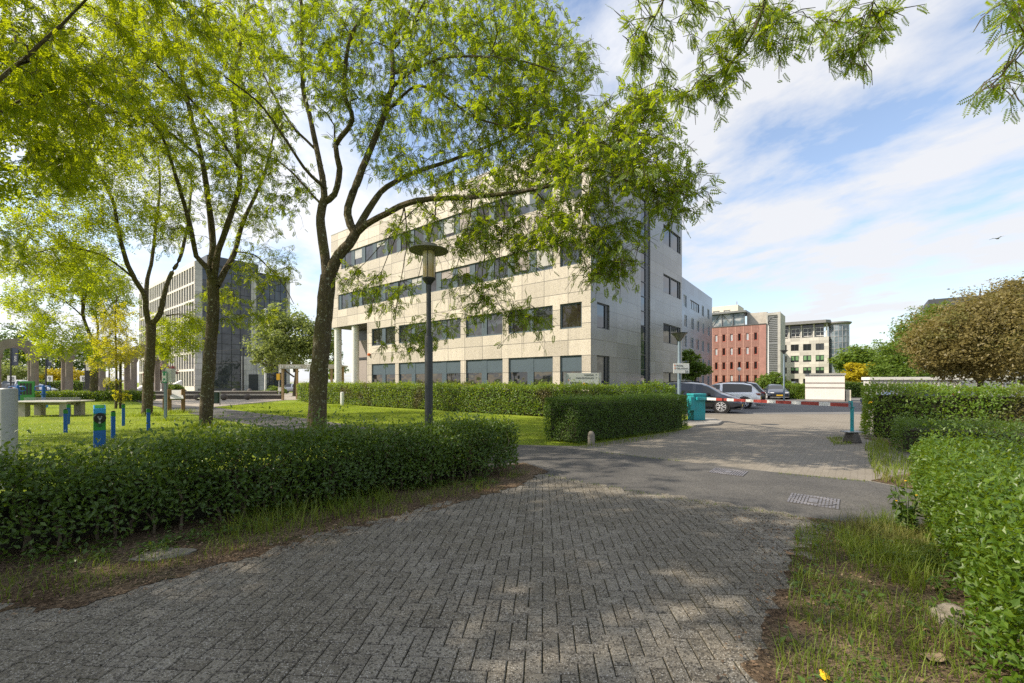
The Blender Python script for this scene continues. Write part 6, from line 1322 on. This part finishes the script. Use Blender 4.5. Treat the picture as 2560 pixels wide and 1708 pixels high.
    for x in wx:
        for sg in (-1, 1):
            mb = MB(); mb.lathe([(wr_*.66, 0), (wr_*.95, .0), (wr_, .03), (wr_, .19), (wr_*.95, .22), (wr_*.66, .22)], 26); y0 = W/2-.20
            mb.v = [(a+x, sg*(y0+c), b_+wr_) for a, b_, c in mb.v]; wh = part(mb, 'wheel', M_tyre, t, smooth=True)
            mb = MB()
            for k in range(5):
                for off_ in (-.16, .16):
                    a = 2*math.pi*k/5+off_; r_ = wr_*.68; mb.tube([(x+.04*math.cos(a), sg*(y0+.225), wr_+.04*math.sin(a)), (x+r_*math.cos(a+off_*.5), sg*(y0+.215), wr_+r_*math.sin(a+off_*.5))], .024, 5)
            mb.tube([(x+wr_*.67*math.cos(a), sg*(y0+.218), wr_+wr_*.67*math.sin(a)) for a in [2*math.pi*k/22 for k in range(23)]], .014, 5, cap=False); part(mb, 'rim', M_rim, wh)
            mb = MB(); mb.lathe([(wr_*1.02, 0), (wr_*1.17, 0), (wr_*1.17, .03), (wr_*1.02, .03), (wr_*1.02, 0)], 26); mb.v = [(a+x, sg*(W/2-.022+c), b_+wr_) for a, b_, c in mb.v if True]; part(mb, 'arch_trim', M_trim if suv else pm, t)
            mb = MB(); mb.lathe([(wr_*1.03, 0), (wr_*1.03, .012), (0, .012)], 22); mb.v = [(a+x, sg*(W/2-.02-.012+c), b_+wr_) for a, b_, c in mb.v]
    for sg in (-1, 1):
        mb = MB(); mb.obox((.78, sg*(W/2+.07), 1.03 if suv else .96), (.13, .2, .13)); part(mb, 'mirror', M_trim, t, bevel=.03)
        mb = MB(); mb.add([(hL-.12, sg*.84*W/2, .70), (hL-.50, sg*.985*W/2, .75), (hL-.46, sg*.99*W/2, .66), (hL-.07, sg*.78*W/2, .62), (hL-.02, sg*.5*W/2, .62), (hL-.07, sg*.5*W/2, .68)], [(0, 1, 2, 3), (0, 3, 4, 5)]); part(mb, 'headlight', M_head, t)
        mb = MB(); zt_ = .92; mb.box(-hL+.0, -hL+.10, sg*.88*W/2-.14*(sg > 0)-.0*(sg < 0), sg*.88*W/2+.14*(sg < 0), zt_-.08, zt_+.07); mb.box(-hL+.04, -hL+.38, sg*W/2*.90-.03, sg*W/2*.90+.03, zt_-.05, zt_+.06); part(mb, 'tail_light', M_tail, t, bevel=.02)
        mb = MB(); mb.box(-hL+1.35, hL-1.45, sg*(W/2-.03)-.02, sg*(W/2-.03)+.02, .24, .36); part(mb, 'sill_trim', M_trim, t)
        if detail:
            mb = MB(); mb.box(-hL+1.2, hL-1.5, sg*W/2*.93-.012, sg*W/2*.93+.012, .30, .325); part(mb, 'chrome_strip', M_rim, t)
            mb = MB(); mb.box(-.6, -.42, sg*(W/2*.99)-.015, sg*(W/2*.99)+.015, .82, .85); mb.box(.25, .43, sg*(W/2*.99)-.015, sg*(W/2*.99)+.015, .82, .85); part(mb, 'door_handle', M_rim, t)
    mb = MB(); mb.box(hL-.10, hL+.015, -.62, .62, .30, .52); mb.box(hL-.25, hL+.01, -.80, .80, .22, .30); part(mb, 'grille', M_trim, t, bevel=.03)
    mb = MB(); mb.box(hL+.016, hL+.03, -.26, .26, .36, .47); part(mb, 'number_plate', M_plate, t); mb = MB(); mb.box(-hL-.02, -hL+.0, -.26, .26, .62, .73); part(mb, 'number_plate', M_plate, t)
    mb = MB(); mb.box(hL-.06, hL+.02, -.75, .75, .225, .25); part(mb, 'bumper_strip', M_rim, t)
    if suv:
        for sg in (-1, 1):
            mb = MB(); mb.tube([(-1.5, sg*.56, Ht+.0), (-1.3, sg*.57, Ht+.05), (.0, sg*.57, Ht+.05), (.25, sg*.56, Ht-.02)], .02, 5); part(mb, 'roof_rail', M_trim, t)
    return t
rzA = math.atan2(-.52, .85)
fx = P(1868, 955, 22.9); d = Vector((math.cos(rzA), math.sin(rzA), 0))
car('parked_car', 'dark grey sports utility car parked behind the barrier', Vector((fx.x, fx.y, .0125))-d*2.3+Vector((.12, .75, 0)), rzA, paint('dark_grey_paint', (.022, .026, .038)))
q = P(1806, 955, 29.0); car('parked_car', 'white car with dark roof rails, its tail to the right', (q.x, q.y, .0125), rzA+math.pi, paint('white_car_paint', (.80, .81, .83)), Ht=1.62, L=4.45)
q = P(1838, 955, 33); car('parked_car', 'dark car half hidden behind the white car', (q.x-.2, q.y, .0125), rzA+math.pi, paint('black_car_paint', (.015, .016, .018)), Ht=1.68, L=4.3)
q = P(1938, 955, 43.5); car('parked_car', 'navy saloon facing the camera with yellow plate near the rounded shrub', (q.x, q.y, .0125), R(-112), paint('navy_paint', (.012, .020, .045)), suv=False, L=4.55, W=1.8, Ht=1.45)
for px, Y, c, lab, s in ((52, 64, (.62, .63, .64), 'white van like car far behind the left columns', True), (104, 63, (.40, .43, .47), 'silver car far behind the middle columns', False), (30, 60.5, (.02, .022, .026), 'dark car low behind the grey post', False), (88, 59, (.35, .37, .40), 'grey car behind the second stone column', False), (735, 66, (.30, .33, .38), 'grey car seen under the canopy', False)):
    q = P(px, 955, Y); car('parked_car', lab, (q.x, q.y, .0165 if Y > 50 else .0125), R(4)+(math.pi if px == 104 else 0), paint('car_paint', c), suv=s, Ht=1.95 if s else 1.45, detail=False)
q = P(2184, 955, 27); car('parked_car', 'dark blue car peeking out behind the tall right hedge', (q.x+2.05, q.y, .0125), R(180), paint('deep_blue_paint', (.02, .03, .07)), suv=False, Ht=1.4)
q = P(1982, 955, 62); car('parked_car', 'grey car far away behind the rounded shrub', (q.x, q.y, .0125), R(20), paint('mid_grey_paint', (.16, .18, .20)), suv=False, Ht=1.7, detail=False)
# bird
q = P(2493, 597, 40); bd = thing('bird', 'gull gliding in the sky above the copper tree', 'bird', q, R(15))
mb = MB(); mb.tube([(-.24, 0, -.02), (-.14, 0, 0), (0, 0, .01), (.12, 0, .02), (.2, 0, .03), (.25, 0, .025), (.29, 0, .02)], [.012, .04, .065, .055, .035, .028, .006], 8)
for sg in (-1, 1):
    for (x0, y0, z0, c0), (x1, y1, z1, c1) in (((.06, .03, .02, .17), (.11, .26, .13, .16)), ((.11, .26, .13, .16), (-.03, .56, .06, .05))):
        mb.add([(x0, sg*y0, z0), (x0-c0, sg*y0, z0-.01), (x1-c1, sg*y1, z1-.01), (x1, sg*y1, z1), (x0, sg*y0, z0+.015), (x0-c0, sg*y0, z0), (x1-c1, sg*y1, z1), (x1, sg*y1, z1+.012)], [(0,1,2,3),(4,5,6,7),(0,1,5,4),(1,2,6,5),(2,3,7,6),(3,0,4,7)])
mb.add([(-.22, -.03, 0), (-.36, -.08, 0), (-.36, .08, 0), (-.22, .03, 0), (-.22, -.03, .01), (-.36, -.08, .008), (-.36, .08, .008), (-.22, .03, .01)], [(0,1,2,3),(4,5,6,7),(0,1,5,4),(1,2,6,5),(2,3,7,6),(3,0,4,7)])
o = part(mb, 'body', mat('gull_feathers', (.16, .16, .17), .8), bd)
